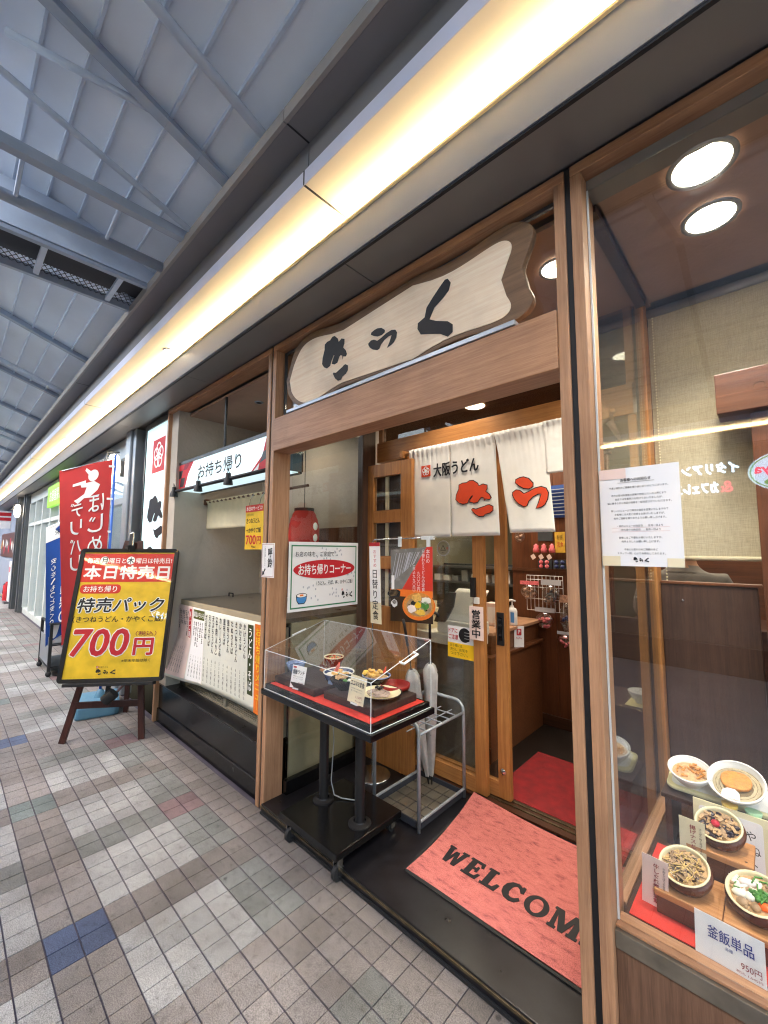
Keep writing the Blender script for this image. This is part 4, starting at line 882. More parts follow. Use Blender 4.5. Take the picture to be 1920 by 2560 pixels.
s.text('本日の', .295, .36, .325, .44, 'ink_white', .003, vert=True); s.text('日替わりうどんの定食', .262, .19, .287, .44, 'ink_white', .003, vert=True); s.text('九〇〇円', .225, .19, .25, .31, 'ink_white', .003, vert=True); s.text('（税込九九〇円）', .19, .19, .212, .35, 'ink_white', .003, vert=True)
rr = random.Random(6)
for k in range(26):
    a_, q_ = rr.uniform(0, 6.28), rr.random()**.5; s.patch('food_print', .24+.085*q_*math.cos(a_), .102+.047*q_*math.sin(a_), rr.uniform(.006, .014), rr.uniform(.004, .009), rr.choice(['tempura', 'mushroom', 'leaf_green', 'soup_dark', 'daikon', 'nori']), .0040, k)
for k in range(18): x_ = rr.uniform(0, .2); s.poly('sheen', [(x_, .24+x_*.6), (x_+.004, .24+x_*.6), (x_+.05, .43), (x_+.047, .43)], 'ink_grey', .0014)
s.rect('price_slip', .01, .20, .035, .29, 'ink_white', .0024)

# ================================================================ inside the restaurant
struct(MB().box((-.95, 1.402, .0), (6, 6.4, .05)).build('interior_floor', 'floor_dark')); struct(MB().box((.93, 1.36, .0), (2.76, 1.401, .05)).build('interior_floor', 'floor_dark'))
tag(B('red_carpet', (.022, 1.43, .0505), (1.5, 2.10, .058), 'carpet_red'), 'bright red carpet just inside the open door', 'carpet')
struct(B('interior_ceiling', (-2.9, 1.42, 2.62), (6, 6.4, 2.66), 'ceil_brown')); struct(B('interior_wall', (-2.9, 4.9, .05), (6, 5.0, 2.62), 'wall_in')); struct(B('interior_wall', (-1.75, 1.42, .05), (-1.65, 4.9, 2.62), 'wall_in')); struct(B('interior_wall', (3.6, 1.42, .05), (3.7, 4.9, 2.62), 'wall_in'))
sw = thing('wood_service_wall', 'glossy brown wooden wall behind the till hung with toy bags', 'wall', (.1, 2.66, .05))
B('panel', (-.41, 2.64, .051), (-.02, 2.70, 2.3), 'brown_v', sw, .002); B('panel', (-.018, 2.64, .051), (.42, 2.70, 2.3), 'brown_v', sw, .002); B('rail', (-.41, 2.628, 1.335), (.42, 2.6395, 1.36), 'brown_h', sw); B('skirting', (-.41, 2.62, .052), (.42, 2.6395, .14), 'dark_h', sw)
B('cap', (-.43, 2.63, 2.301), (.44, 2.71, 2.33), 'dark_h', sw); B('opening', (-.16, 2.632, 1.60), (-.03, 2.6385, 1.76), 'monitor_dark', sw)
wb = thing('window_blind', 'small dark window with pale venetian slats above the service wall', 'window', (.06, 2.6, 1.85)); B('window_pane', (-.08, 2.62, 1.8), (.16, 2.638, 2.08), 'screen_dark', wb)
for k in range(8): MB().obox((-.07, 2.60, 1.82+.031*k), (.22, 0, 0), (0, .012, .006), (0, 0, .003)).build('slat', 'alu', wb)
# side of the hall to the right of the opening
struct(B('interior_wall', (.50, 3.4, .05), (3.6, 3.46, 2.62), 'brown_h'))
cn = thing('till_counter', 'dark brown wooden till counter inside the door', 'counter', (-.6, 2.1, .05))
B('body', (-1.30, 1.72, .051), (-.147, 2.60, .74), 'brown_h', cn, .003); B('ledge', (-1.30, 1.70, .742), (-.125, 2.615, .765), 'brown_h', cn, .004); B('upper', (-1.28, 1.78, .766), (-.165, 2.60, .90), 'brown_h', cn); B('top', (-1.30, 1.76, .902), (-.14, 2.62, .925), 'wood_y', cn, .003)
B('plinth', (-1.30, 1.705, .0512), (-.14, 1.7195, .15), 'dark_h', cn)
gb = thing('back_counter', 'grey steel kitchen counter behind the till', 'counter', (-1.0, 1.62, .05)); B('front', (-.95, 1.50, .0512), (-.22, 1.69, .86), 'counter_steel', gb); B('shelf', (-.95, 1.46, .862), (-.14, 1.692, .93), 'plastic_white', gb, .004)
rg = thing('cash_register', 'cream cash register with dark tilted screen seen through the door glass', 'till', (-.35, 1.6, .931))
B('register_body', (-.44, 1.50, .931), (-.12, 1.68, 1.02), 'plastic_white', rg, .01); MB().obox((-.42, 1.52, 1.02), (.26, 0, 0), (0, .04, .02), (.06, .10, .20)).build('screen_back', 'plastic_white', rg, bevel=.01)
MB().prism([(0, 0), (.10, .0), (.17, .12), (.19, .22), (.13, .22), (.05, .11)], (-.47, 1.50, 1.0), (1, 0, 0), (0, 0, 1), (0, .015, 0)).build('screen', 'monitor_dark', rg, bevel=.004)
pb = thing('paper_stack', 'stack of cream boxes beside the cash register', 'boxes', (-.62, 1.58, .93))
for k in range(4): B('carton', (-.72+.01*k, 1.52, .931+.05*k), (-.54-.012*(k % 2), 1.66, .979+.05*k), 'paper_cream', pb, .003)
kb = thing('kitchen_shelf', 'dim steel kitchen shelving beyond the till', 'shelf', (-1.0, 3.2, .05)); B('shelf_back', (-1.64, 3.3, .051), (-.45, 3.36, 1.36), 'monitor_dark', kb)
for z in (.5, .9, 1.15, 1.32): B('shelf_board', (-1.64, 3.0, z), (-.45, 3.3, z+.02), 'alu_dark', kb)
rr = random.Random(8)
for k in range(9): B('kitchen_bin', (-1.6+.125*k, 3.05, 1.171), (-1.52+.125*k, 3.15, 1.171+rr.uniform(.05, .14)), rr.choice(['plastic_white', 'alu', 'toy_yellow', 'sanit']), kb, .004)
sp = thing('pump_bottle', 'white sanitiser pump bottle with blue label on the till counter', 'bottle', (-.195, 2.18, .925))
MB().lathe((-.195, 2.18, .9255), [(.0, 0), (.036, 0), (.04, .01), (.04, .11), (.032, .13), (.014, .137), (.014, .152)], 20, sy=.75).build('bottle_body', 'sanit', sp, smooth=True)
MB().tube([(-.195, 2.18, 1.07), (-.195, 2.18, 1.115)], .006, 8).build('pump_stem', 'sanit', sp); MB().tube([(-.165, 2.17, 1.115), (-.195, 2.18, 1.12), (-.23, 2.17, 1.112)], .008, 8).build('pump_head', 'sanit', sp, smooth=True); B('label', (-.19, 2.138, .95), (-.16, 2.139, 1.03), 'label_blue', sp)
tb = thing('tissue_carton', 'white printed carton beside the sanitiser bottle', 'box', (-.29, 2.07, .925)); B('carton', (-.35, 2.02, .9255), (-.235, 2.12, 1.10), 'paper_pink', tb, .003); B('print', (-.325, 2.0185, .95), (-.26, 2.0195, 1.07), 'paper', tb)
s = sheet('payment_card', (-.160, 2.13, .7655), (.75, .66, 0), (0, .04, 1), .075, .16, 'paper', 'upright white payment card with a red logo on the till ledge', 'card'); s.rrect('logo_square', .018, .09, .055, .14, .006, 'ink_red'); s.text('P', .028, .10, .046, .132, 'ink_white'); s.text('PayPay', .014, .06, .06, .076, 'ink_red')
s = sheet('code_card', (-.235, 1.96, .926), (.95, 0, -.08), (.08, .1, 1), .055, .11, 'paper', 'leaning narrow white card next to the payment card', 'card'); s.rect('print_square', .014, .05, .04, .078, 'ink_grey'); s.rect('print_line', .01, .02, .044, .026, 'ink_red')
wg = thing('wire_grid', 'white wire display grid on the brown service wall', 'rack', (-.08, 2.60, 1.1))
for k in range(10): MB().tube([(-.26+.035*k, 2.60, 1.0), (-.26+.035*k, 2.60, 1.30)], .0022, 5).build('grid_wire', 'ink_white', wg)
for z in (1.0, 1.1, 1.2, 1.265, 1.30): MB().tube([(-.26, 2.598, z), (.055, 2.598, z)], .0022, 5).build('grid_wire', 'ink_white', wg)
def toybag(x, z, w_, h_, m1, m2, label, seed, y=2.585):
    t = thing('toy_bag', label, 'toy', (x, y, z), 'toy bags hung on the service wall')
    MB().box((x-w_/2, y, z+h_*.78), (x+w_/2, y+.004, z+h_)).build('header_card', m2, t)
    mb = MB(); mb.blob((x, y-.012, z+h_*.38), (w_*.46, .022, h_*.40), 12, 8); mb.build('bag', 'plastic_bag', t, smooth=True)
    bits(t, (x, y-.006, z+h_*.33), w_*.3, 9, w_*.13, m1, 'toy', seed, .8, Matrix.Rotation(R(90), 3, 'X'))
for k, a in enumerate(((-.23, 1.10, .17, .15, 'toy_mix', 'toy_pink', 'bagged colourful toys hung at the top of the wire grid'), (-.04, 1.06, .17, .21, 'mesh_dark', 'ink_grey', 'grey beaded necklace in a clear bag on the wire grid'), (-.10, .86, .17, .17, 'toy_pink', 'ink_grey', 'pale pink toys in a clear bag below the wire grid'), (.085, .86, .12, .29, 'toy_blue', 'toy_mix', 'long bag holding a dark blue toy car'), (.07, .74, .14, .11, 'toy_pink', 'ink_grey', 'small bag of red sweets at the bottom of the wire grid'), (-.30, 1.59, .11, .14, 'toy_mix', 'toy_pink', 'bag of mixed toys hung high on the service wall'))): toybag(*a, seed=30+k)
for k in range(3):
    x = -.165+.07*k; t = thing('lucky_charm', 'small pink and white charm doll with paper tag on the service wall', 'charm', (x, 2.59, 1.5), 'charm dolls in a row on the service wall')
    MB().lathe((x, 2.60, 1.50), [(.0, 0), (.028, 0), (.026, .03), (.018, .045), (.020, .06), (.0, .078)], 14).build('doll', 'toy_pink', t, smooth=True); MB().lathe((x, 2.595, 1.503), [(.0, 0), (.02, 0), (.019, .025), (.012, .035)], 12).build('doll_face', 'sanit', t, smooth=True)
    MB().obox((x-.03, 2.592, 1.435), (.03, 0, .02), (0, .002, 0), (-.02, 0, .035)).build('paper_tag', 'paper_pink', t)
for x0, x1, m_, lb in ((-.15, -.03, 'toy_pink', 'small black tray of pink balls on the service wall rail'), (-.02, .085, 'toy_blue', 'small blister pack of blue balls on the service wall rail')):
    t = thing('ball_pack', lb, 'toy', ((x0+x1)/2, 2.6, 1.362)); B('pack_tray', (x0, 2.595, 1.362), (x1, 2.615, 1.44), 'monitor_dark', t)
    for a in range(2):
        for b in range(2): MB().blob((x0+.03+.05*a, 2.59, 1.382+.036*b), (.019, .014, .017), 10, 6).build('ball', m_, t, smooth=True)
s = sheet('yellow_flyer', (.0, 2.60, 1.50), (1, 0, 0), (0, 0, 1), .085, .175, 'toy_yellow', 'yellow paper flyer pinned to the service wall', 'flyer'); s.text('お得', .02, .11, .065, .15, 'ink'); s.text('定食', .02, .05, .07, .09, 'ink_red')
for k, (x, z, h_) in enumerate(((.145, 1.32, .2), (.17, 1.03, .27))):
    s = sheet('paper_slip', (x, 2.62-.01*k, z), (1, 0, 0), (.02, 0, 1), .04, h_, 'paper', ('shorter' if k == 0 else 'longer')+' narrow white paper slip pinned at the wall edge', 'slip', group='paper slips at the wall edge'); s.text('品書', .01, h_*.5, .03, h_*.85, 'ink_red', vert=True)
lamp('hall_fill', 'AREA', (1.2, 3.0, 2.58), 9, (1, .84, .62), 1.2); lamp('hall_fill', 'AREA', (-.5, 2.2, 2.58), 6, (1, .88, .7), .7)  # unseen area lamps without fixtures, filling in for the hall downlights
for x, y, w_ in ((-.25, 1.75, 'just inside the door'), (.55, 2.2, 'above the end of the red carpet'), (-.9, 2.6, 'above the till counter'), (1.2, 2.6, 'above the seated guest')):
    t = thing('ceiling_downlight', 'round lit downlight in the restaurant ceiling '+w_, 'light', (x, y, 2.62), 'downlights of the restaurant ceiling'); MB().lathe((x, y, 2.612), [(0, 0), (.06, 0), (.075, .006)], 20).build('lens', 'downlight', t)

# ================================================================ takeout bay
WX = -2.56
struct(B('takeout_wall', (-2.715, .432, .322), (WX, .80, 2.79), 'plaster')); struct(B('takeout_wall', (-2.715, .80, .322), (WX, 1.50, 2.79), 'plaster')); struct(B('takeout_wall', (WX, 1.30, .05), (-.90, 1.40, 2.79), 'plaster'))
struct(B('takeout_ceiling', (WX, .53, 2.755), (-.95, 1.30, 2.775), 'ceil_brown'))
ledge = thing('counter_base', 'low black stone plinth below the takeout counter', 'plinth', (-1.83, .47, 0))
B('kick', (-2.715, .424, .001), (-.982, .60, .115), 'black_gloss', ledge, .006); B('upstand', (-2.71, .436, .116), (-.982, .60, .318), 'black_gloss', ledge, .004); B('ledge_top', (-2.712, .43, .3185), (-.98, .60, .329), 'black_tile', ledge, .003)
tc = thing('takeout_counter', 'takeout counter with worn metal top and vent grilles', 'counter', (-1.75, .8, .33))
B('worktop', (WX+.003, .535, 1.04), (-.95, 1.29, 1.068), 'counter_steel', tc, .003); B('front_edge', (WX+.003, .530, 1.015), (-.95, .5345, 1.066), 'plaster_in', tc)
B('end_post', (WX+.01, .55, .33), (-2.43, .60, 1.012), 'alu_dark', tc, .003); B('body', (-2.43, .60, .33), (-.95, .62, 1.012), 'mesh_dark', tc)
for x in (-2.43, -1.72, -1.00): B('mullion', (x, .548, .331), (x+.035, .599, 1.012), 'grille', tc, .002)
for x0 in (-2.395, -1.685):
    mb = MB()
    for k in range(26): mb.box((x0+.001, .565, .345+.0132*k), (x0+.674, .572, .3515+.0132*k))
    for k in range(48): mb.box((x0+.002+.0141*k, .573, .34), (x0+.007+.0141*k, .577, .69))
    mb.build('vent_grille', 'grille', tc)
B('end_panel', (-.948, .60, .33), (-.936, 1.29, 1.039), 'plaster_in', tc); B('end_panel', (-.948, .602, .05), (-.936, 1.29, .329), 'plaster_in', tc); B('bottom_rail', (-2.395, .55, .331), (-1.0, .598, .344), 'grille', tc)
MB().tube([(-2.46, .93, 1.069), (-2.46, .93, 1.10), (-2.38, .93, 1.10), (-2.38, .93, 1.069)], .006, 8).build('lift_handle', 'black_matte', tc)
tag(B('card_holder', (-1.06, .55, 1.0), (-1.03, .56, 1.15), 'plastic_white'), 'small white card holder at the end of the takeout counter', 'holder')
# hanging menu sheet (bent away at the lower corner)
mn = MB(); V = []; F = []; NX, NZ = 24, 14
def menu_pt(s_, t_, l=0):
    x = -2.575+s_*1.43; z = 1.025-t_*.60
    y = .519-.13*max(0, .35-s_)*max(0, t_-.45)*4.2-.012*math.sin(s_*6)*t_-l
    return Vector((x-.1*max(0, .3-s_)*max(0, t_-.45), y, z))
for b in range(NZ+1):
    for a in range(NX+1): V.append(menu_pt(a/NX, b/NZ))
for b in range(NZ):
    for a in range(NX): i = b*(NX+1)+a; F.append((i, i+1, i+NX+2, i+NX+1))
menu = tag(mn.add(V, F).build('takeout_menu', 'paper_menu', smooth=True, loc=(-1.8, .52, .43)), 'wide white takeout menu sheet hung on the counter front', 'menu')
menu.modifiers.new('thick', 'SOLIDIFY').thickness = .0012
class Bent(Sheet):
    def P(s, x, y, l=0): p = menu_pt(x/1.535, 1-y/.60, l); return p
    def poly(s, name, pts, mat, lift=.002, th=0):
        # finely divided so that it follows the bend
        xs = [p[0] for p in pts]; ys = [p[1] for p in pts]; x0, x1, y0, y1 = min(xs), max(xs), min(ys), max(ys); V = []; F = []; n, k = 4, 8
        for b in range(k+1):
            for a in range(n+1): V.append(s.P(x0+(x1-x0)*a/n, y0+(y1-y0)*b/k, lift))
        for b in range(k):
            for a in range(n): i = b*(n+1)+a; F.append((i, i+1, i+n+2, i+n+1))
        return MB().add(V, F).build(name, mat, s.obj)
SB = Bent((-2.575, .519, .425), (1, 0, 0), (0, 0, 1), 1.535, .60, menu)
SB.rect('orange_band', 1.425, 0, 1.535, .585, 'ink_orange'); SB.text('お持ち帰りメニュー', 1.445, .03, 1.515, .56, 'ink_yellow', .0035, vert=True, bold=.02)
SB.rrect('green_label', 1.325, .10, 1.405, .57, .03, 'ink_dkgreen'); SB.text('うどん・そば', 1.34, .13, 1.392, .545, 'ink_white', .0035, vert=True, bold=.02)
items = [('かけうどん', '340円'), ('かけそば', '350円'), ('きつねうどん', '480円'), ('たぬきそば', '490円'), ('昆布うどん', '460円'), ('昆布そば', '470円'), ('カレーうどん', '550円'), ('（牛肉入り）', '650円'), ('天ぷらうどん', '620円'), ('天ぷらそば', '630円'), ('ざるそば', '400円')]
for k, (a, p) in enumerate(items):
    x = 1.262-.066*k; h_ = .047*len(a)
    SB.text(a, x, .565-h_, x+.036, .565, 'ink', .003, vert=True, bold=.012); SB.text(p+'税込', x+.006, .05, x+.028, .235, 'ink', .003, vert=True)
SB.rect('second_sheet', .345, .02, .585, .60, 'paper', .0012); SB.rect('olive_head', .36, .51, .58, .585, 'ink_olive', .0028); SB.text('単品いろいろ', .37, .525, .57, .57, 'ink_white', .004, bold=.015)
for k, (a, p) in enumerate((('うどん玉', '130円'), ('そば玉', '140円'), ('うどんだし', '140円'), ('味付けあげ', '140円'), ('えび天', '240円'))):
    x = .54-.042*k; SB.text(a, x, .49-.04*len(a), x+.026, .49, 'ink', .003, vert=True, bold=.01); SB.text(p+'税込', x+.004, .05, x+.02, .22, 'ink', .003, vert=True)
SB.rect('third_sheet', .0, .02, .335, .60, 'paper_pink', .0012); SB.rrect('red_label', .265, .33, .315, .58, .02, 'ink_red', .0028); SB.text('丼・ご飯', .275, .35, .305, .56, 'ink_white', .004, vert=True, bold=.02)
for k, (a, p) in enumerate((('かやくご飯', '260円'), ('玉子丼', '540円'), ('親子丼', '620円'), ('他人丼', '660円'), ('かつ丼', '680円'), ('天とじ丼', '720円'))):
    x = .222-.038*k; SB.text(a, x, .56-.042*len(a), x+.024, .56, 'ink', .003, vert=True, bold=.01); SB.text(p+'税込', x+.004, .05, x+.018, .26, 'ink', .003, vert=True)
# hanging lit sign
tk = thing('takeout_light_sign', 'lit white takeout sign box with red checked ends on black poles', 'sign', (-1.8, .5, 2.05))
B('sign_frame', (-2.60, .455, 2.275), (-.99, .60, 2.30), 'frame_black', tk); B('sign_frame', (-2.60, .455, 2.05), (-2.575, .60, 2.2745), 'frame_black', tk); B('sign_frame', (-2.60, .455, 2.035), (-.99, .475, 2.0495), 'frame_black', tk); B('sign_frame', (-2.60, .66, 2.035), (-.99, .69, 2.0495), 'frame_black', tk)
B('sign_face', (-2.574, .462, 2.05), (-.99, .468, 2.2745), 'sign_white', tk); B('under_face', (-2.574, .476, 2.041), (-.99, .659, 2.046), 'sign_white', tk); B('sign_back', (-2.574, .69, 2.05), (-.99, .70, 2.2745), 'frame_black', tk)
for x in (-1.83, -1.03): MB().tube([(x, .53, 2.30), (x, .53, 2.755)], .011, 8).build('pole', 'frame_black', tk)
S = Sheet((-2.574, .462, 2.05), (1, 0, 0), (0, 0, 1), 1.58, .224, tk)
S.text('お持ち帰り', .42, .055, 1.16, .17, 'ink', heavy=.015)
S.poly('end_red', [(0, 0), (.15, 0), (.21, .12), (.32, .224), (0, .224)], 'ink_red'); S.poly('end_check', [(.04, .02), (.12, .02), (.15, .1), (.06, .1)], 'frame_black', .0024); S.poly('end_check', [(.0, .1), (.06, .1), (.1, .17), (.0, .17)], 'frame_black', .0024); S.poly('end_check', [(.1, .17), (.18, .17), (.25, .224), (.14, .224)], 'ink_crimson', .0024)
S.poly('end_red', [(1.30, 0), (1.58, 0), (1.58, .224), (1.50, .224), (1.45, .1)], 'ink_red'); S.poly('end_check', [(1.42, .05), (1.5, .07), (1.52, .14), (1.46, .12)], 'frame_black', .0024); S.poly('end_check', [(1.33, .0), (1.40, 0), (1.415, .05)], 'ink_white', .0024)
tr_ = thing('spotlight_track', 'black spotlight bar with three small spots under the takeout sign', 'light', (-1.8, .43, 2.0))
MB().tube([(-2.60, .432, 2.035), (-1.0, .432, 2.03)], .014, 10).build('bar', 'black_matte', tr_, smooth=True)
for x in (-2.555, -2.04, -1.52):
    k = MB().lathe((x, .42, 1.985), [(.0, 0), (.034, 0), (.03, .03), (.02, .055), (.018, .085), (.0, .088)], 16).build('spot_head', 'black_matte', tr_, smooth=True, auto=40); MB().tube([(x-.012, .42, 2.07), (x, .415, 2.105), (x+.012, .425, 2.06)], .003, 6).build('flex', 'black_matte', k)
va = thing('cream_valance', 'short cream cloth valance hung in the takeout opening', 'curtain', (-1.9, .715, 1.7)); cloth('cloth_panel', -2.52, -1.42, 0, 0, 1.965, 1.70, -2.52, -1.43, 'cream_cloth', va, .715, 60, 14, .012, 14, 9); MB().tube([(WX, .715, 1.955), (-.95, .715, 1.955)], .011, 8).build('rod', 'brown_h', va); MB().obox((WX+.001, .69, 1.93), (.05, 0, 0), (0, .05, 0), (0, 0, .055)).build('bracket', 'brown_h', va, bevel=.008)
s = sheet('special_price_flyer', (-1.735, .684, 1.515), (1, 0, 0), (0, 0, 1), .27, .35, 'gold_print', 'small yellow price flyer hung from the cream valance', 'flyer')
s.rect('red_head', 0, .295, .27, .35, 'poster_red'); s.text('本日のサービス!', .015, .305, .255, .34, 'ink_white', bold=.02); s.text('お持ち帰り', .02, .262, .13, .282); s.text('きつねうどん', .02, .205, .22, .245, bold=.02); s.text('＋かやくご飯', .02, .13, .24, .17, bold=.02); s.text('700', .02, .04, .17, .11, 'ink_red', bold=.04); s.text('円', .185, .04, .245, .10, 'ink_red', bold=.03); logo(s, .11, .008, .06, .022)
for dx in (.05, .21): MB().tube([s.P(dx, .35), s.P(dx+.02, .40, .0), s.P(dx+.03, .44, -.02)], .0025, 6).build('hook', 'chrome', s.obj)
s = sheet('call_bell_notice', (-.985, .398, 1.343), (1, 0, 0), (0, 0, 1), .145, .21, 'paper', 'white call-bell notice with an arrow taped to the timber jamb', 'notice'); s.text('呼鈴', .075, .06, .125, .18, vert=True, bold=.02); s.text('ご用の方は押して下さい', .035, .07, .05, .19, vert=True)
for a in ((.006, .006, .139, .008), (.006, .202, .139, .204), (.006, .008, .008, .202), (.137, .008, .139, .202)): s.rect('border', *a, 'ink_crimson')
s.poly('arrow', [(.012, .012), (.04, .018), (.033, .026), (.052, .05), (.044, .056), (.026, .033), (.018, .04)], 'ink')
tag(B('hatch_door', (-2.02, 1.27, 1.07), (-1.0, 1.298, 1.70), 'brown_v', None, .004), 'dark brown wooden hatch door behind the takeout counter', 'door')
ab = thing('blue_hand_charm', 'small blue figure ornament hanging at the takeout jamb', 'ornament', (-1.12, .60, 1.38)); MB().blob((-1.12, .60, 1.42), (.035, .02, .06), 12, 8).build('figure', 'label_blue', ab, smooth=True); MB().blob((-1.12, .60, 1.50), (.026, .02, .03), 10, 6).build('figure_head', 'tofu_fried', ab, smooth=True)
ln = thing('paper_lantern', 'red paper lantern with black caps behind the side glass', 'lantern', (-1.27, .92, 1.45))
pr = [(.07, .0)]
for k in range(19): t_ = k/18; pr += [(.118*(math.sin(math.pi*(.16+.68*t_)))**.55+(.002 if k % 2 else -.001), .012+.34*t_)]
pr += [(.07, .365)]
MB().lathe((-1.27, .92, 1.45), pr, 28).build('shade', 'lantern_red', ln, smooth=True); MB().lathe((-1.27, .92, 1.43), [(0, 0), (.072, 0), (.072, .022)], 24).build('cap', 'black_matte', ln); MB().lathe((-1.27, .92, 1.81), [(.076, 0), (.076, .022), (0, .022)], 24).build('cap', 'black_matte', ln); MB().tube([(-1.27, .92, 1.83), (-1.27, .92, 2.75)], .003, 6).build('cord', 'black_matte', ln)
mb = MB()
for k in range(3): mb.blob((-1.27+.118*math.cos(R(10)), .92+.118*math.sin(R(10)), 1.52+.085*k), (.006, .022, .03), 8, 6)
mb.build('lettering_patch', 'ink_white', ln, smooth=True)
lamp('takeout_lamp', 'SPOT', (-1.6, .85, 2.74), 4, (1, .85, .65), .05, (0, 0, 0), 140)
for x, y, q_ in ((-1.74, .77, .75), (-1.62, .86, 1.2)):
    t = thing('ceiling_downlight', ('smaller' if q_ < 1 else 'larger')+' round downlight in the brown takeout ceiling', 'light', (x, y, 2.755), 'downlights of the takeout ceiling'); MB().lathe((x, y, 2.747), [(.03*q_, .0), (.045*q_, .001), (.05*q_, .007)], 18).build('trim_ring', 'alu', t); MB().lathe((x, y, 2.749), [(0, 0), (.03, 0)], 14).build('lens', 'mesh_dark', t)

# ================================================================ easel with sale poster
YE = R(-40); en = Vector((math.cos(YE), math.sin(YE), 0)); er = Vector((-math.sin(YE), math.cos(YE), 0)); lean = R(11.3); eu = Vector((0, 0, 1))*math.cos(lean)-en*math.sin(lean); ef = en*math.cos(lean)+Vector((0, 0, 1))*math.sin(lean)
eb = Vector((-2.535, .01, .462)); EW, EH = .785, 1.072
fr = thing('sale_poster_frame', 'black-framed yellow and red sale poster standing on the easel', 'poster', eb)
def ep(x, y, l=0): return eb+er*(x-EW/2)+eu*y+ef*l
def rrp(x0, y0, x1, y1, rad):
    p = []
    for cx, cy_, a0 in ((x1-rad, y1-rad, 0), (x0+rad, y1-rad, 90), (x0+rad, y0+rad, 180), (x1-rad, y0+rad, 270)): p += [(cx+rad*math.cos(R(a0+a)), cy_+rad*math.sin(R(a0+a))) for a in (0, 22, 45, 67, 90)]
    return p
MB().prism(rrp(0, 0, EW, EH, .03), ep(0, 0, -.02), er, eu, ef*.018).build('frame_back', 'frame_black', fr)
t_ = .03; po, pi_ = rrp(0, 0, EW, EH, .03), rrp(t_, t_, EW-t_, EH-t_, .006); n = len(po); V = []; F = []
for l in (-.002, .014):
    for p in po: V.append(ep(*p, l))
for l in (-.002, .010):
    for p in pi_: V.append(ep(*p, l))
for i in range(n): j = (i+1) % n; F += [(i, j, n+j, n+i), (n+i, n+j, 3*n+j, 3*n+i), (2*n+i, 2*n+j, 3*n+j, 3*n+i)]
MB().add(V, F).build('frame', 'frame_black', fr, smooth=True, auto=30)
s = sheet('poster_sheet', ep(t_, t_, .001), er, eu, EW-2*t_, EH-2*t_, 'gold_print', '', '', .002, parent=fr); W_, H_ = s.W, s.H
s.rect('red_head', 0, H_*.75, W_, H_-.012, 'poster_red'); 
s.text('毎週', .03, H_*.905, .125, H_*.95, 'ink_white', heavy=.012); s.ell('white_disc', .165, H_*.93, .034, .034, 'ink_white', .0022); s.text('月', .142, H_*.903, .188, H_*.956, 'ink', .003, bold=.02); s.text('曜日と', .205, H_*.905, .335, H_*.95, 'ink_white', bold=.015); s.ell('white_disc', .375, H_*.93, .034, .034, 'ink_white', .0022); s.text('木', .35, H_*.903, .40, H_*.956, 'ink', .003, bold=.02); s.text('曜日は特売日!', .418, H_*.905, .71, H_*.95, 'ink_white', bold=.015)
s.text('本日特売日', .02, H_*.775, .70, H_*.885, 'ink_white', heavy=.03)
s.rrect('red_pill', .012, H_*.655, .33, H_*.73, .03, 'poster_red', .0018); s.text('お持ち帰り', .04, H_*.668, .30, H_*.718, 'ink_white', .003, bold=.015)
s.text('特売パック', .018, H_*.505, .69, H_*.62, 'ink_white', .0014, heavy=.075, shear=.12); s.text('特売パック', .018, H_*.505, .69, H_*.62, 'ink', .003, heavy=.02, shear=.12)
s.text('（きつねうどん・かやくご飯）', .0, H_*.425, .70, H_*.475, 'ink', bold=.012)
for mat_, gr, l in (('ink_white', .07, .0014), ('ink_red', .03, .003)):
    s.text('700', .03, H_*.17, .45, H_*.37, mat_, l, heavy=gr, shear=.1); s.text('円', .50, H_*.17, .645, H_*.295, mat_, l, heavy=gr*1.2)
s.text('（税込）', .50, H_*.315, .66, H_*.352, 'ink_crimson', .0022, bold=.01); s.text('※年末年始は除く', .42, H_*.115, .64, H_*.14, 'ink'); logo(s, .24, H_*.025, .15, .045); emblem(s, .24, H_*.075, .016); s.text('大阪うどん', .26, H_*.076, .33, H_*.09)
B('clip', ep(.37, EH-.02, -.0), ep(.42, EH+.01, .02), 'black_matte', fr)
# glossy film over the poster
MB().add([ep(t_, t_, .007), ep(EW-t_, t_, .007), ep(EW-t_, EH-t_, .007), ep(t_, EH-t_, .007)], [(0, 1, 2, 3)]).build('clear_film', 'pane', fr)
ez = thing('easel', 'dark wooden tripod easel on the pavement', 'easel', (-2.65, .0, 0))
ft_ = [Vector((-2.775, -.233, 0)), Vector((-2.42, .221, 0)), Vector((-3.139, .304, 0))]
apex = eb-ef*.03+eu*1.15
def bar(a, b, w_, d_, name, mat, par, side=None):
    a, b = Vector(a), Vector(b); ax = (b-a).normalized(); s1 = (side or er); s1 = (s1-ax*s1.dot(ax)).normalized(); s2 = ax.cross(s1)
    return MB().obox(a-s1*w_/2-s2*d_/2, s1*w_, s2*d_, b-a).build(name, mat, par, bevel=.003)
l0 = bar(ft_[0], apex-er*.05, .045, .024, 'leg', 'easel_wood', ez); l1 = bar(ft_[1], apex+er*.05, .045, .024, 'leg', 'easel_wood', ez); l2 = bar(ft_[2], apex-ef*.05, .04, .024, 'leg', 'easel_wood', ez)
def onleg(k, z, tgt): a = ft_[k]; return a+(tgt-a)*(z/tgt.z)
bar(onleg(0, .27, apex-er*.05), onleg(1, .27, apex+er*.05), .05, .022, 'cross_bar', 'easel_wood', ez, Vector((0, 0, 1)))
MB().obox(ep(.06, -.026, -.03), er*(EW-.12), eu*.024, ef*.07).build('ledge', 'black_matte', ez, bevel=.003); bar(ep(EW/2-.02, 0, -.022)-eu*.16, ep(EW/2-.02, 0, -.022)+eu*(EH+.16), .035, .012, 'mast', 'black_matte', ez)
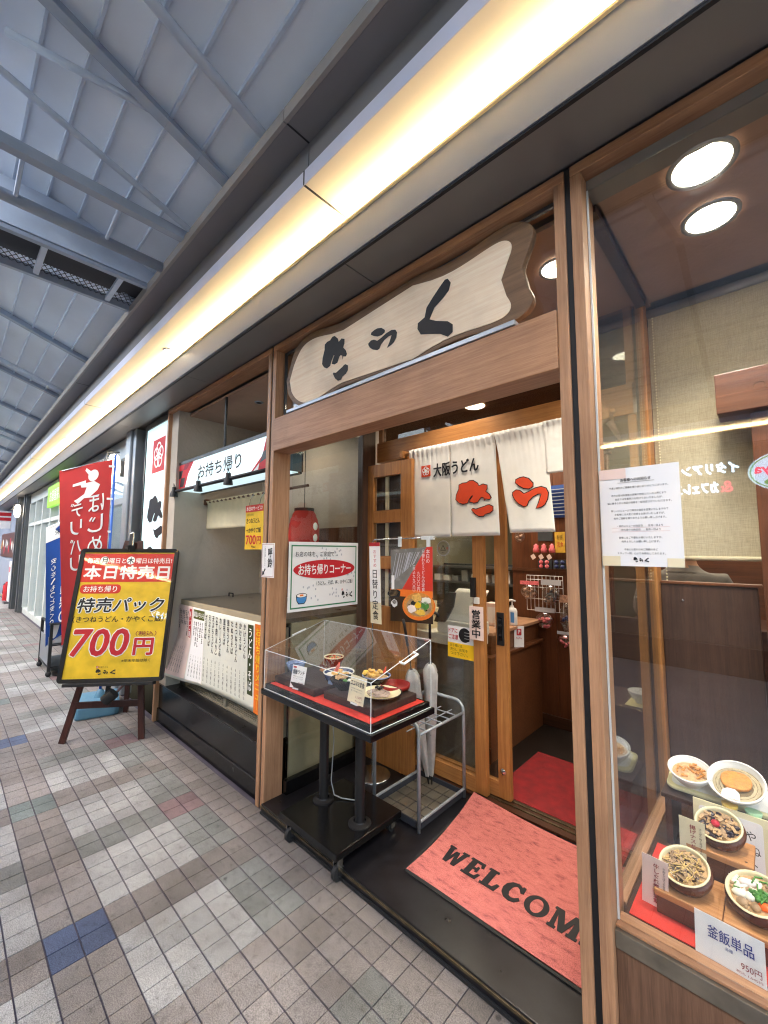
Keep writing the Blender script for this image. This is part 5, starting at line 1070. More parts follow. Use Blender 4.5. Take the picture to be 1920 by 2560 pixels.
MB().tube([ep(EW/2-.03, -.14, -.02), ep(EW/2+.03, -.08, -.02)], .045, 14).build('clamp', 'black_matte', ez, smooth=True, auto=40); MB().tube([ep(EW/2-.03, EH+.14, -.015), ep(EW/2-.005, EH+.15, -.015), ep(EW/2+.0, EH+.02, -.012)], .005, 6).build('top_clip', 'chrome', ez); B('clip_block', ep(EW/2-.06, EH+.0, -.02), ep(EW/2+.03, EH+.03, .01), 'black_matte', ez)
bar(onleg(2, .3, apex-ef*.05), (onleg(0, .3, apex-er*.05)+onleg(1, .3, apex+er*.05))/2, .02, .012, 'stay', 'easel_wood', ez)

# ================================================================ banners
def banner(name, pole, top, zt, zb, dirv, wd, mat, label, base=True, pc='blue_pole', drop=.16):
    t = thing(name, label, 'banner', (pole[0], pole[1], 0)); p = Vector((pole[0], pole[1], 0)); d = Vector(dirv).normalized(); nrm = Vector((-d.y, d.x, 0)); 
    if nrm.x < 0: nrm = -nrm
    MB().tube([p+Vector((0, 0, .1)), p+Vector((0, 0, top))], .012, 10).build('pole', pc, t, smooth=True)
    MB().tube([p+Vector((0, 0, zt+.03)), p+d*(wd*.5)+Vector((0, 0, zt-drop*.45)), p+d*wd+Vector((0, 0, zt-drop))], .005, 6).build('cross_arm', 'chrome', t)
    V = []; F = []; nx, nz = 14, 30
    def pt(s_, t_, l=0):
        z = zt-drop*s_+(zb-zt)*t_; w_ = .022*math.sin(s_*5+t_*2.2)*(.3+t_)+.02*math.sin(t_*6)*s_
        return p+d*(.02+wd*s_*(1-.28*t_*s_))+nrm*(w_+l)+Vector((0, 0, z))
    for b in range(nz+1):
        for a in range(nx+1): V.append(pt(a/nx, b/nz))
    for b in range(nz):
        for a in range(nx): i = b*(nx+1)+a; F.append((i, i+1, i+nx+2, i+nx+1))
    cl = MB().add(V, F).build('cloth', mat, t, smooth=True)
    for k in range(5): z = zt-.02+(zb-zt)*(k+.2)/5; MB().obox(p+nrm*-.014+Vector((0, 0, z)), d*.05, nrm*.028, Vector((0, 0, .02))).build('loop', 'ink_white', t)
    class C2(Sheet):
        # x runs from the free edge to the pole as the camera sees it
        def P(s, x, y, l=0): return pt(1-x, 1-y, l)
        def poly(s, name, pts, m_, lift=.004, th=0):
            q = []
            for i in range(len(pts)):
                a, b = Vector(pts[i]), Vector(pts[(i+1) % len(pts)])
                for k in range(3): q.append(a+(b-a)*k/3)
            V = [s.P(x, y, lift) for x, y in q]
            return MB().add(V, [tuple(range(len(V)))]).build(name, m_, cl)
    WL[cl] = WL[t]; S = C2((0, 0, 0), (1, 0, 0), (0, 0, 1), 1, 1, cl)
    return t, S
t, S = banner('red_banner', (-3.42, .155), 2.46, 2.41, .78, (-.12, -.4, 0), .42, 'banner_red', 'tall red delivery banner seen from behind on a blue pole')
BA = thing('banner_weight', 'pale blue water-filled banner base on the pavement', 'base', (-3.4, .13, 0))
MB().prism(rrp(-.27, -.17, .22, .17, .05), (-3.37, .13, .001), (.97, -.24, 0), (.24, .97, 0), (0, 0, .11)).build('tank', 'blue_plastic', BA, bevel=.02); MB().lathe((-3.42, .155, .11), [(.05, 0), (.04, .03), (.025, .06), (.014, .07)], 16).build('socket', 'blue_plastic', BA, smooth=True); MB().lathe((-3.25, .06, .11), [(.03, 0), (.03, .018), (.0, .02)], 14).build('filler_cap', 'blue_plastic', BA, smooth=True)
for ch, y, xx in (('は', .70, .58), ('じ', .575, .58), ('め', .45, .60), ('て', .32, .6)): S.text(ch, xx, y, xx+.3, y+.10, 'ink_white', .005, flip=True, bold=.03)
for ch, y, xx in (('デ', .70, .22), ('リ', .595, .22), ('バ', .49, .22), ('リ', .385, .22)): S.text(ch, xx, y, xx+.24, y+.085, 'ink_white', .005, flip=True, bold=.03)
n = 16; S.poly('runner_head', [(.64+.1*math.cos(i*6.28/n), .925+.035*math.sin(i*6.28/n)) for i in range(n)], 'ink_white'); S.poly('runner_cap', [(.48, .965), (.56, .93), (.62, .945), (.5, .98)], 'ink_white')
S.poly('runner_body', [(.25, .90), (.50, .905), (.50, .888), (.66, .89), (.78, .86), (.74, .83), (.60, .80), (.78, .80), (.76, .785), (.48, .80), (.36, .775), (.28, .80), (.34, .805), (.48, .825), (.52, .862), (.42, .868), (.4, .885), (.25, .885)], 'ink_white')
t, S = banner('blue_banner', (-5.05, .19), 2.2, 1.93, .50, (-.06, -.3, 0), .30, 'banner_blue', 'tall blue insurance banner with a white top behind the red banner', pc='alu')
S.rect('white_head', 0, .865, 1, 1, 'ink_white'); S.text('栄', .30, .90, .5, .95, 'ink', .006, flip=True)
for k, ch in enumerate('安心を、もっと安く。'): S.text(ch, .2, .66-.058*k, .38, .705-.058*k, 'ink_white', .005, flip=True, bold=.02)
for k, ch in enumerate('ソニー損保の'): S.text(ch, .58, .74-.125*k, .95, .84-.125*k, 'ink_white', .005, flip=True, bold=.04) if ch != 'ー' else S.rect('bar', .6, .53, .95, .55, 'ink_white', .005)
bb = thing('banner_stand', 'black metal foot of the blue banner', 'base', (-5.05, .19, 0)); MB().lathe((-5.05, .19, .0005), [(0, 0), (.16, 0), (.16, .02), (.03, .04), (.016, .16)], 20).build('disc', 'black_matte', bb, smooth=True, auto=40)
# leaflet rack on castors
rk = thing('leaflet_rack', 'black wheeled leaflet rack with grey side panel beside the banners', 'rack', (-5.3, .1, 0))
for x in (-5.0, -5.65):
    for y in (-.01, .26):
        MB().box((x-.015, y-.015, .06), (x+.015, y+.015, .62)).build('upright', 'black_matte', rk); MB().blob((x, y, .032), (.03, .03, .032), 10, 6).build('castor', 'rubber', rk, smooth=True)
for z in (.1, .35, .6): MB().box((-5.65, -.02, z), (-5.0, .27, z+.012)).build('shelf', 'black_matte', rk)
B('side_panel', (-5.60, -.022, .13), (-5.05, -.016, .45), 'alu', rk)
for k in range(7): MB().obox((-5.58+.075*k, .0, .36), (.01, 0, 0), (0, .2, 0), (.03, 0, .25)).build('leaflet', 'paper', rk)

# ================================================================ light box sign and neighbours to the left
lb = thing('light_box_sign', 'tall glowing white shop sign with red flower emblem beside the takeout bay', 'sign', (-3.15, .44, 1.2))
B('glow_face', (-3.42, .435, .8), (-2.80, .445, 2.76), 'lightbox', lb); B('side_frame', (-2.80, .425, .5), (-2.783, .52, 2.82), 'alu_dark', lb); B('side_frame', (-3.445, .425, .5), (-3.42, .52, 2.82), 'frame_black', lb); B('top_frame', (-3.42, .425, 2.761), (-2.80, .5, 2.82), 'frame_black', lb); B('case', (-3.42, .446, .5), (-2.80, .52, 2.76), 'alu_dark', lb); B('lower_panel', (-3.42, .43, .5), (-2.80, .4455, .799), 'alu', lb)
S = Sheet((-3.42, .434, .8), (1, 0, 0), (0, 0, 1), .62, 1.96, lb); emblem(S, .205, 1.475, .34); glyph(S, KIN, .14, .82, .45, .42, 'ink', .002); glyph(S, RAN, .16, .42, .4, .32, 'ink'); glyph(S, KUN, .18, .05, .36, .32, 'ink')
def column(x, y, label, w_=.16, mat='alu', h=2.83):
    t = thing('metal_column', label, 'column', (x, y, 0), 'metal columns along the shop fronts')
    B('shaft', (x-w_/2, y-.07, 0), (x+w_/2, y+.07, h), mat, t, .012); B('reveal', (x+w_/2, y-.03, 0), (x+w_/2+.02, y+.05, h), 'seam', t); B('side_cover', (x+w_/2+.02, y-.045, 0), (x+w_/2+.11, y+.06, h), mat, t, .008)
    return t
column(-3.86, .44, 'silver metal column beside the glowing light box sign'); column(-11.98, .40, 'silver metal column by the far wall lamp', .14, 'alu_dark'); column(-12.85, .36, 'grey metal column past the far wall lamp', .12, 'alu_dark')
def wall_lamp(x, y, z, label, s=1):
    t = thing('wall_lamp', label, 'lamp', (x, y, z))
    MB().lathe((x, y, z), [(.0, -.165*s), (.05*s, -.15*s), (.078*s, -.08*s), (.086*s, 0), (.078*s, .08*s), (.05*s, .15*s), (.0, .165*s)], 20, sx=.9, sy=.8).build('globe', 'lamp_glow', t, smooth=True)
    MB().box((x-.025, y+.02, z-.09*s), (x+.025, y+.12, z+.09*s)).build('back_plate', 'alu_dark', t, bevel=.008)
    MB().tube([(x-.0, y+.05, z+.19*s), (x, y-.07*s, z+.17*s), (x, y-.1*s, z+.02)], .008, 8).build('cage_wire', 'alu_dark', t, smooth=True)
wall_lamp(-4.12, .31, 2.44, 'oval glowing wall lamp beside the red banner'); wall_lamp(-12.4, .26, 2.45, 'oval glowing wall lamp far down the arcade')
def shopfront(x0, x1, nb, label, matp, kind=0):
    t = thing('glazed_shopfront', label, 'shopfront', ((x0+x1)/2, .5, 0))
    B('sill', (x0, .44, 0), (x1, .56, .12), matp, t); B('head', (x0, .44, 2.60), (x1, .56, 2.83), matp, t); B('transom', (x0, .442, 2.05), (x1, .52, 2.12), matp, t)
    for k in range(nb+1): x = x0+(x1-x0)*k/nb; B('mullion', (x-.035, .43, .121), (x+.035, .55, 2.599), matp, t, .006)
    for k in range(nb): a, b = x0+(x1-x0)*k/nb, x0+(x1-x0)*(k+1)/nb; B('shop_pane', (a+.036, .49, .121), (b-.036, .495, 2.049), 'pane', t); B('shop_pane', (a+.036, .49, 2.121), (b-.036, .495, 2.599), 'pane', t)
    B('room_back', (x0, 3.2, 0), (x1, 3.3, 2.8), 'wall_white', t); B('room_floor', (x0, .57, 0), (x1, 3.2, .05), 'wall_white', t); B('room_ceiling', (x0, .57, 2.75), (x1, 3.2, 2.83), 'wall_white', t); B('room_side', (x0-.05, .57, 0), (x0, 3.3, 2.8), 'neigh_beige', t); B('room_side', (x1, .57, 0), (x1+.05, 3.3, 2.8), 'neigh_beige', t)
    for k in range(nb): x = x0+(x1-x0)*(k+.5)/nb; B('ceiling_light', (x-.5, 1.4, 2.735), (x+.5, 1.6, 2.748), 'neigh_light', t)
    return t
s1 = shopfront(-7.9, -4.05, 3, 'bright glazed shop front with silver frames behind the banners', 'alu'); s2 = shopfront(-11.8, -8.0, 4, 'pale glazed shop front far along the arcade', 'neigh_beige')
gs = thing('green_sign', 'lime green lit sign above the shop window behind the red banner', 'sign', (-8.1, .40, 2.3)); B('sign_box', (-8.9, .37, 2.30), (-7.3, .43, 2.70), 'green_sign', gs, .004); S = Sheet((-8.9, .369, 2.31), (1, 0, 0), (0, 0, 1), 1.6, .38, gs); S.text('お部屋探し', .25, .08, 1.35, .3, 'ink_white', bold=.02)
for k in range(5):
    s = sheet('window_notice', (-7.7+.72*k, .48, 1.1+.1*(k % 2)), (1, 0, 0), (0, 0, 1), .28, .40, 'paper', 'white notice with %s heading stuck in the bright shop window' % ['a blue', 'a green', 'a red', 'a yellow', 'an orange'][k], 'notice', group='notices in the bright shop window'); s.rect('print_head', .02, .32, .26, .37, ['ink_blue', 'ink_green', 'ink_red', 'ink_yellow', 'ink_orange'][k]); [s.rect('print_line', .03, .27-.05*q, .25, .285-.05*q, 'ink_grey') for q in range(5)]
# far end of the arcade
struct(B('far_wall', (-22.2, -5.2, 0), (-22, 3.0, 4.2), 'wall_far')); struct(B('far_wall', (-22, .5, 0), (-13.2, .7, 2.83), 'wall_far'))
fp = thing('food_poster', 'dark food photo poster on the far wall', 'poster', (-16.4, .47, 1.4)); B('print', (-18.6, .47, 1.25), (-14.6, .49, 2.0), 'poster_food', fp)
rr = random.Random(5)
for k in range(9): MB().lathe((-18.3+.42*k, .468, 1.45+.3*rr.random()), [(0, 0), (.14, 0), (.13, .001)], 14, M3=Matrix.Rotation(R(90), 3, 'X')).build('dish_print', rr.choice(['tempura', 'porcelain', 'tofu_fried', 'plum', 'daikon']), fp)
rs = thing('red_logo_sign', 'white hanging sign with red bars far down the arcade', 'sign', (-15.8, .2, 2.2)); B('board', (-16.6, .15, 2.15), (-16.55, .75, 2.72), 'paper', rs); B('red_bar', (-16.549, .2, 2.55), (-16.54, .7, 2.66), 'ink_red', rs); B('red_bar', (-16.549, .2, 2.4), (-16.54, .7, 2.5), 'ink_red', rs); B('red_bar', (-16.549, .5, 2.16), (-16.54, .66, 2.39), 'ink_red', rs)
fx = thing('fire_extinguisher', 'red fire extinguisher standing by the far wall', 'extinguisher', (-15.2, .42, 0)); MB().lathe((-15.2, .42, .001), [(0, 0), (.08, 0), (.08, .42), (.03, .5), (.03, .54), (0, .54)], 16).build('cylinder', 'ink_red', fx, smooth=True, auto=40); MB().tube([(-15.2, .42, .5), (-15.2, .36, .48), (-15.2, .34, .2)], .012, 6).build('hose', 'black_matte', fx)
vb = thing('red_notice_stand', 'white and red notice stand by the far column', 'stand', (-14.3, .42, 0)); B('panel', (-14.5, .38, .05), (-14.1, .44, 1.15), 'paper', vb, .01); B('red_field', (-14.45, .374, .85), (-14.15, .379, 1.0), 'toy_pink', vb); B('foot', (-14.5, .3, 0), (-14.1, .46, .049), 'alu_dark', vb)

# ================================================================ food display window
dv = thing('display_window', 'glass food display window with timber sill and pale back blind', 'display window', (1.85, .9, 0))
B('front_panel', (.966, .425, .05), (2.72, .46, .383), 'panel_v', dv, .002); B('sill_face', (.966, .418, .384), (2.72, .47, .431), 'counter_steel', dv, .002); B('sill', (.966, .43, .432), (2.72, .49, .440), 'wood_h', dv, .002); B('side_sill', (.930, .53, .40), (.970, 1.30, .441), 'wood_y', dv, .002); B('side_base', (.935, .53, .05), (.965, 1.30, .399), 'brown_v', dv)
B('deck', (.971, .491, .40), (2.72, 1.30, .436), 'dark_h', dv); B('kick', (.966, .43, 0), (2.72, .46, .049), 'black_gloss', dv)
B('front_pane', (.966, .448, .441), (2.72, .454, 2.745), 'pane_front', dv); B('side_pane', (.948, .53, .442), (.953, 1.31, 2.745), 'pane_side', dv); B('pane_edge', (.9665, .449, .441), (.972, .4535, 2.745), 'acrylic_edge', dv)
B('ceiling', (.93, .53, 2.752), (2.76, 1.36, 2.77), 'ceil_brown', dv); B('front_header', (.966, .455, 2.745), (2.72, .529, 2.786), 'soffit', dv); B('side_header', (.931, .53, 2.72), (.972, 1.31, 2.751), 'dark_h', dv)
B('back_post', (.924, 1.31, .05), (.960, 1.40, 2.751), 'door_v', dv, .003); struct(B('shadow_joint_wall', (.909, 1.33, .05), (.923, 1.39, 2.75), 'seam'))
bl = thing('roller_blind', 'beige woven roller blind at the back of the food display', 'blind', (1.85, 1.42, 1.47)); B('fabric', (.962, 1.405, 1.49), (2.75, 1.408, 2.70), 'blind', bl); MB().tube([(.96, 1.40, 1.482), (2.75, 1.40, 1.482)], .011, 10).build('bottom_bar', 'cream_cloth', bl, smooth=True); MB().tube([(.96, 1.405, 2.715), (2.75, 1.405, 2.715)], .022, 12).build('roller', 'alu', bl, smooth=True)
mb = MB()
for k in range(90): mb.blob((.985, 1.385, 2.68-.0148*k), (.0033, .0033, .0045), 6, 4)
mb.build('bead_chain', 'pot_cream', bl, smooth=True)
bp_ = thing('low_partition', 'dark brown low partition behind the food display', 'partition', (1.85, 1.37, .05)); B('panel', (.962, 1.362, .05), (1.305, 1.398, 1.362), 'dark_v', bp_, .003); B('cap', (.962, 1.355, 1.363), (1.32, 1.403, 1.376), 'brown_h', bp_, .003); MB().blob((1.045, 1.36, 1.29), (.006, .006, .006), 8, 6).build('peg', 'chrome', bp_, smooth=True)
tcn = thing('timber_column', 'dark timber column with bracket capital in the food display', 'column', (1.4, 1.28, .44)); B('shaft', (1.325, 1.25, .44), (1.46, 1.355, 2.08), 'brown_v', tcn, .004); B('capital', (1.222, 1.20, 2.085), (1.66, 1.355, 2.255), 'brown_h', tcn, .004); MB().lathe((1.36, 1.198, 2.17), [(.0, -.006), (.018, -.004), (.02, 0)], 8, M3=Matrix.Rotation(R(90), 3, 'X')).build('stud', 'brass', tcn)
downlight(1.268, .60, 2.75, 13, 'large bright round downlight over the front of the food display', .078, c=(1, .91, .78)); downlight(1.265, .885, 2.75, 13, 'bright round downlight over the back of the food display', .074, c=(1, .91, .78)); downlight(2.0, .75, 2.75, 11, 'bright round downlight further along the food display', .075, c=(1, .91, .78))
# notice taped inside the glass
s = sheet('taped_notice', (.971, .4405, 1.468), (1, 0, 0), (0, 0, 1), .21, .30, 'paper', 'white printed letter-size notice taped to the display glass', 'notice', .0015)
s.rect('pink_corner', 0, .268, .075, .30, 'paper_pink'); s.rect('pink_corner', .0, .0, .05, .03, 'paper_cream'); s.rect('pink_corner', .17, .0, .21, .025, 'paper_cream')
s.text('お客様へのお知らせ', .06, .258, .14, .268, 'ink', bold=.02); s.rect('rule', .052, .2545, .148, .2552, 'ink')
lines = ['平素は格別のご愛顧を賜り誠にありがとうございます。', None, '昨今の原材料価格の高騰や物流コストの上昇により', '当店では営業努力を続けてまいりましたが、', '誠に勝手ながら商品の価格を一部改定させていただきます。', None, '新しいメニューより順次お値段を変更いたしますので', 'お客様には大変ご迷惑をお掛けいたしますが、', '何卒ご理解を賜りますようお願い申し上げます。', None, '・店内メニューの改定日……五月一日より', '・持ち帰りの改定日……五月一日より', None, '皆様にはご不便をお掛けいたしますが、', '何卒よろしくお願い申し上げます。', None, '今後とも変わらぬご愛顧のほど', 'スタッフ一同、心よりお待ちしております。']
for k, q in enumerate(lines):
    if q: w_ = .0062*len(q); s.text(q, .105-w_/2, .236-.0118*k, .105+w_/2, .2425-.0118*k, 'ink')
for k in (10, 11): s.rect('rule', .03, .2335-.0118*k, .18, .2338-.0118*k, 'ink_red')
logo(s, .085, .012, .04, .016)
# dishes on show
cl = tag(B('red_cloth', (.985, .498, .4365), (1.34, .91, .4395), 'red_felt'), 'bright red cloth under the display dishes', 'cloth')
wb1 = thing('wooden_riser', 'low wooden riser block carrying the front rice pots', 'riser', (1.2, .63, .44)); B('top_board', (1.04, .555, .488), (1.20, .72, .506), 'block', wb1, .003); B('top_board', (1.202, .555, .488), (1.40, .72, .506), 'block', wb1, .003); B('front_board', (1.045, .56, .440), (1.395, .575, .4875), 'brown_h', wb1); B('end_board', (1.045, .5755, .440), (1.06, .715, .4875), 'brown_h', wb1); B('back_board', (1.061, .70, .440), (1.395, .715, .4875), 'brown_h', wb1)
wb2 = thing('wooden_riser', 'taller wooden riser block carrying the plum rice pot', 'riser', (1.2, .79, .44)); B('top_board', (1.10, .725, .562), (1.265, .86, .58), 'block', wb2, .003); B('front_board', (1.105, .73, .440), (1.26, .745, .5615), 'brown_h', wb2); B('end_board', (1.245, .7455, .440), (1.26, .855, .5615), 'brown_h', wb2); MB().blob((1.247, .745, .5805), (.004, .004, .001), 8, 4).build('knot', 'dark_h', wb2)
def pot(c, r, h, label, tilt):
    T3 = Matrix.Rotation(R(tilt[0]), 3, 'X') @ Matrix.Rotation(R(tilt[1]), 3, 'Y')
    t = thing('rice_pot', label, 'pot', c)
    MB().lathe(c, [(r*.62, 0), (r*.75, h*.04), (r*.98, h*.45), (r*1.06, h*.7), (r*1.02, h*.86), (r*.96, h*.88), (r*.96, h)], 36, M3=T3).build('pot_body', 'pot_brown', t, smooth=True)
    MB().lathe(c, [(r*.965, h*.96), (r*.99, h*.985), (r*.975, h*1.015), (r*.90, h*1.01), (r*.88, h*.9), (r*.84, h*.8)], 36, M3=T3).build('pot_rim', 'pot_cream', t, smooth=True)
    MB().lathe(c, [(r*.86, h*.82), (r*.5, h*.86), (0.0001, h*.87)], 30, M3=T3).build('rice_bed', 'rice', t, smooth=True)
    return t, T3
c1 = Vector((1.115, .645, .512)); p1, T = pot(c1, .066, .060, 'brown rice pot with shredded burdock and beef topping', (22, -6)); 
mb = MB(); rr = random.Random(4)
def strips(c, T, rad, z, n, L, wd, th, seed, mat, t, name='topping'):
    mb = MB(); rr = random.Random(seed)
    for k in range(n):
        a, q = rr.uniform(0, 6.28), rad*math.sqrt(rr.random()); d = rr.uniform(0, 3.14); p = Vector((q*math.cos(a), q*math.sin(a), z+rr.uniform(0, .012))); v = Vector((math.cos(d), math.sin(d), rr.uniform(-.15, .2)))*L*rr.uniform(.5, 1)/2; s_ = Vector((-math.sin(d), math.cos(d), 0))*wd
        mb.obox(c+T@(p-v), T@(v*2), T@s_, T@Vector((0, 0, th)))
    return mb.build(name, mat, t)
strips(c1, T, .047, .049, 60, .034, .0026, .0026, 1, 'burdock', p1); strips(c1, T, .047, .047, 80, .026, .003, .003, 2, 'mushroom', p1); strips(c1, T, .047, .047, 60, .018, .0035, .003, 3, 'soup_dark', p1); bits(p1, c1+T@Vector((0, 0, .047)), .044, 40, .007, 'mushroom', 'topping', 21, .6, T)
c2 = Vector((1.187, .815, .586)); p2, T = pot(c2, .064, .060, 'brown rice pot with fried eggplant and a red pickled plum', (24, -6)); bits(p2, c2+T@Vector((0, 0, .049)), .045, 70, .0095, 'eggplant', 'topping', 22, .5, T, .006, 1.3); bits(p2, c2+T@Vector((0, 0, .05)), .044, 40, .007, 'mushroom', 'topping', 23, .5, T, .006); strips(c2, T, .047, .050, 18, .022, .008, .004, 6, 'rice', p2); strips(c2, T, .045, .051, 14, .02, .01, .004, 7, 'mushroom', p2); MB().blob(c2+T@Vector((-.006, -.006, .066)), (.012, .012, .010), 12, 8).build('pickled_plum', 'plum', p2, smooth=True)
c3 = Vector((1.278, .655, .512)); p3, T = pot(c3, .068, .060, 'brown rice pot with mushrooms, greens and carrot slices', (20, -8)); 
for k, (dx, dy, m_, rx, ry) in enumerate(((-.035, -.01, 'daikon', .02, .012), (-.02, .03, 'kamaboko', .022, .011), (-.03, -.035, 'mushroom', .014, .012), (.0, -.04, 'mushroom', .013, .011), (.022, -.03, 'carrot', .018, .012), (-.012, -.012, 'daikon', .014, .013))): MB().blob(c3+T@Vector((dx*.95, dy*.95, .054)), (rx, ry, .008), 12, 6, rot=T).build('topping', m_, p3, smooth=True)
bits(p3, c3+T@Vector((.012, .0, .056)), .02, 16, .011, 'leaf_green', 'greens', 9, .8, T); strips(c3, T, .05, .050, 12, .03, .003, .003, 8, 'leaf_green', p3); bits(p3, c3+T@Vector((-.01, .0, .049)), .05, 36, .009, 'mushroom', 'topping', 24, .5, T, .004); bits(p3, c3+T@Vector((-.02, .01, .05)), .04, 18, .010, 'daikon', 'topping', 25, .4, T, .004, 1.4)
# cards in the window
s = sheet('rice_pot_card', (1.146, .487, .441), (.998, -.06, 0), (0, .17, .98), .143, .098, 'paper', 'white folded card with blue brush title in front of the wooden riser', 'card'); s.text('釜飯単品', .028, .05, .122, .078, 'ink_blue', bold=.01); s.text('各種', .064, .038, .08, .046, 'ink_blue'); s.text('950円', .095, .016, .135, .032, 'ink_crimson'); s.text('税込 1,045円', .085, .006, .136, .012, 'ink_crimson')
s = sheet('beef_rice_card', (1.006, .562, .4505), (.9, .0, -.03), (.03, .05, 1), .068, .135, 'paper_pink', 'pale pink upright card naming the beef rice pot', 'card'); s.text('牛しぐれ煮の釜飯', .030, .012, .046, .12, 'ink_crimson', vert=True, bold=.02); s.text('牛肉とごぼうを甘辛く炊いた釜飯', .054, .014, .061, .118, 'ink', vert=True)
s = sheet('plum_rice_card', (1.085, .722, .52), (.98, .0, -.02), (.0, .06, 1), .068, .135, 'paper_cream', 'cream upright card naming the eggplant and plum rice pot', 'card'); s.text('揚げナスと梅釜飯', .028, .012, .044, .12, 'ink_crimson', vert=True, bold=.02); s.text('さっぱり梅と揚げなすの釜飯です', .052, .014, .059, .118, 'ink', vert=True)
# child set at the back
sd = thing('riser_shelf', 'dark shelf holding the noodle set at the back of the display', 'shelf', (1.25, 1.02, .44)); B('board', (1.0, .93, .60), (1.42, 1.14, .615), 'dark_h', sd, .002); B('support', (1.01, .94, .4365), (1.03, 1.13, .5995), 'dark_v', sd); B('support', (1.39, .94, .4365), (1.41, 1.13, .5995), 'dark_v', sd)
ty = thing('yellow_tray', 'pale yellow plastic tray under the noodle bowls', 'tray', (1.2, 1.02, .616)); Tt = Matrix.Rotation(R(10), 3, 'X')
MB().prism(rrp(-.19, -.055, .22, .09, .03), Vector((1.2, 1.02, .632)), Tt@Vector((1, 0, 0)), Tt@Vector((0, 1, 0)), Tt@Vector((0, 0, .012))).build('tray_body', 'tray_yellow', ty, bevel=.004); MB().prism(rrp(-.175, -.042, .205, .075, .025), Vector((1.2, 1.02, .6455)), Tt@Vector((1, 0, 0)), Tt@Vector((0, 1, 0)), Tt@Vector((0, 0, .001))).build('tray_floor', 'porcelain', ty)
c4 = Vector((1.085, 1.01, .645)); T = Matrix.Rotation(R(18), 3, 'X'); b = bowl('rice_bowl', c4, .068, .062, ('porcelain', 'porcelain'), 'small white bowl of mixed rice on the yellow tray', foot=.5, M3=T); disc(b, c4, .056, .042, 'rice', M3=T, dome=.008); strips(c4, T, .042, .048, 26, .02, .005, .004, 11, 'tofu_fried', b)
c5 = Vector((1.225, 1.015, .655)); T = Matrix.Rotation(R(30), 3, 'X')@Matrix.Rotation(R(-6), 3, 'Y'); b = bowl('noodle_bowl', c5, .082, .066, ('porcelain', 'porcelain'), 'large white bowl of noodles topped with fried tofu', foot=.5, M3=T); disc(b, c5, .072, .046, 'broth', M3=T)
mb = MB(); rr = random.Random(12)
for k in range(16):
    q = .044+.0016*k; mb.tube([c5+T@Vector((q*math.cos(i*.4+k), q*math.sin(i*.4+k), .044+rr.uniform(0, .003))) for i in range(12)], .0022, 5)
mb.build('noodles', 'udon', b, smooth=True); MB().prism(rrp(-.046, -.03, .042, .04, .033), c5+T@Vector((.0, .005, .047)), T@Vector((1, 0, 0)), T@Vector((0, 1, 0)), T@Vector((0, 0, .012))).build('fried_tofu', 'tofu_fried', b, bevel=.004, smooth=True)
MB().prism([(-.03, -.02), (.022, -.022), (.02, .004), (.008, .016), (-.012, .017), (-.026, .006)], c5+T@Vector((-.012, -.042, .05)), T@Vector((1, 0, 0)), T@Vector((0, 1, 0)), T@Vector((0, 0, .006))).build('fish_cake', 'kamaboko', b)
for k, (x, m_, lb_) in enumerate(((1.20, 'egg_yellow', 'small orange jelly cup in front of the noodle bowl'), (1.262, 'wasabi', 'small green jelly cup in front of the noodle bowl'))): tag(MB().lathe((x, .94, .622), [(0, 0), (.018, 0), (.023, .025), (.021, .026), (0, .024)], 18).build('jelly_cup', m_, smooth=True), lb_, 'cup')
wf = sheet('framed_board', (1.10, .895, .452), (.99, -.0, .0), (.0, .10, .98), .20, .19, 'pot_cream', 'pale wooden framed handwritten board behind the plum rice pot', 'board', .008)
wf.rrect('white_field', .016, .016, .184, .174, .01, 'ink_white'); wf.text('おもちゃ', .03, .115, .165, .15, 'ink'); wf.text('えらんでね', .03, .075, .175, .105, 'ink'); wf.text('セット', .09, .03, .165, .06, 'ink')
fb = bowl('far_bowl', (.80, 1.62, .931-.22), .06, .06, ('porcelain', 'porcelain'), 'white bowl on a yellow tray seen beyond the side glass'); 
ft2 = thing('hall_table', 'small table with a yellow tray beyond the side glass', 'table', (.8, 1.65, .05)); B('table_top', (.60, 1.50, .685), (.885, 1.85, .71), 'dark_h', ft2, .003); B('leg', (.62, 1.52, .051), (.66, 1.56, .684), 'dark_v', ft2); B('leg', (.83, 1.78, .051), (.87, 1.82, .684), 'dark_v', ft2); B('tray_liner', (.74, 1.54, .7102), (.87, 1.70, .7108), 'tray_yellow', ft2)
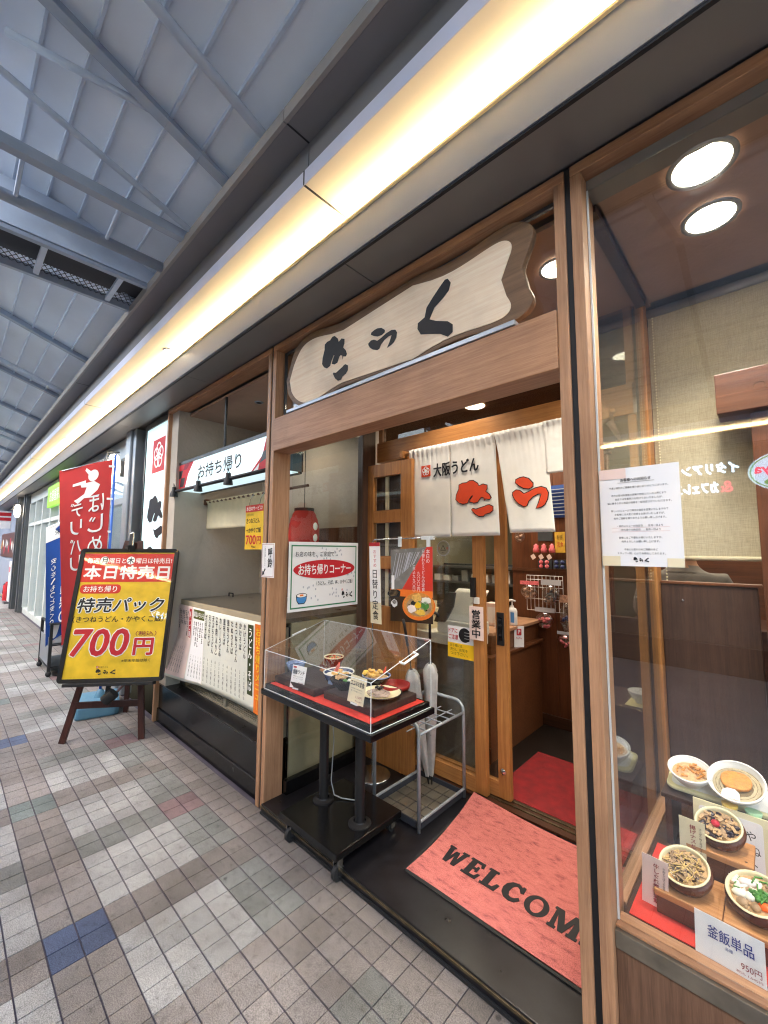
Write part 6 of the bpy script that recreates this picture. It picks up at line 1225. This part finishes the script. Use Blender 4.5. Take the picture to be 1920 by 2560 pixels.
# seat and guest inside
bn = thing('red_bench', 'dark bench with red cushion inside the restaurant', 'bench', (.9, 2.3, .05)); B('seat', (.55, 2.05, .051), (1.9, 2.5, .69), 'dark_h', bn); B('cushion', (.55, 2.04, .692), (1.9, 2.5, .755), 'seat_red', bn, .02); B('backrest', (.55, 1.98, .051), (1.9, 2.038, 1.10), 'dark_h', bn, .003)
pg = bpy.data.meshes.new('person'); 
J = [((0, 0, 0), .155), ((0, .01, .2), .15), ((0, .0, .40), .165), ((0, 0, .47), .12), ((0, .01, .54), .058), ((0, .02, .60), .075), ((0, .03, .69), .095), ((0, .03, .78), .075), ((.17, 0, .44), .07), ((.24, .06, .22), .05), ((.16, .30, .16), .04), ((-.17, 0, .44), .07), ((-.24, .06, .22), .05), ((-.16, .30, .16), .04), ((.1, .2, -.02), .085), ((.12, .45, -.02), .065), ((.12, .46, -.40), .05), ((-.1, .2, -.02), .085), ((-.12, .45, -.02), .065), ((-.12, .46, -.40), .05)]
E_ = [(0, 1), (1, 2), (2, 3), (3, 4), (4, 5), (5, 6), (6, 7), (2, 8), (8, 9), (9, 10), (2, 11), (11, 12), (12, 13), (0, 14), (14, 15), (15, 16), (0, 17), (17, 18), (18, 19)]
pg.from_pydata([j[0] for j in J], E_, []); po_ = bpy.data.objects.new('person', pg); col.objects.link(po_); po_.location = (.93, 2.28, .90); po_.scale = (1.12, 1, 1)
sk = po_.modifiers.new('skin', 'SKIN'); 
for k, j in enumerate(J): pg.skin_vertices[0].data[k].radius = (j[1], j[1]*.8)
pg.skin_vertices[0].data[0].use_root = True; po_.modifiers.new('sub', 'SUBSURF').levels = 2; po_.modifiers['sub'].render_levels = 2
dg = bpy.context.evaluated_depsgraph_get(); me2 = bpy.data.meshes.new_from_object(po_.evaluated_get(dg)); po_.modifiers.clear(); po_.data = me2; me2.materials.clear()
for q in ('shirt_grey', 'skin', 'hair', 'banner_blue'): me2.materials.append(M[q])
for p in me2.polygons:
    z = p.center.z; p.use_smooth = True; p.material_index = 2 if (z > .70 or (z > .58 and p.center.y < .02)) else 1 if z > .52 or (p.center.y > .22 and z > .05) else 0 if z > .03 else 3
tag(po_, 'seated guest in a grey shirt seen from behind through the display window', 'person')
tb_ = thing('guest_table', 'dark dining table in front of the seated guest', 'table', (.95, 2.8, .05)); B('table_top', (.55, 2.62, .98), (1.6, 3.2, 1.015), 'dark_h', tb_, .004); B('leg', (.6, 2.65, .051), (.66, 2.71, .979), 'dark_v', tb_); B('leg', (1.5, 3.05, .051), (1.56, 3.11, .979), 'dark_v', tb_)
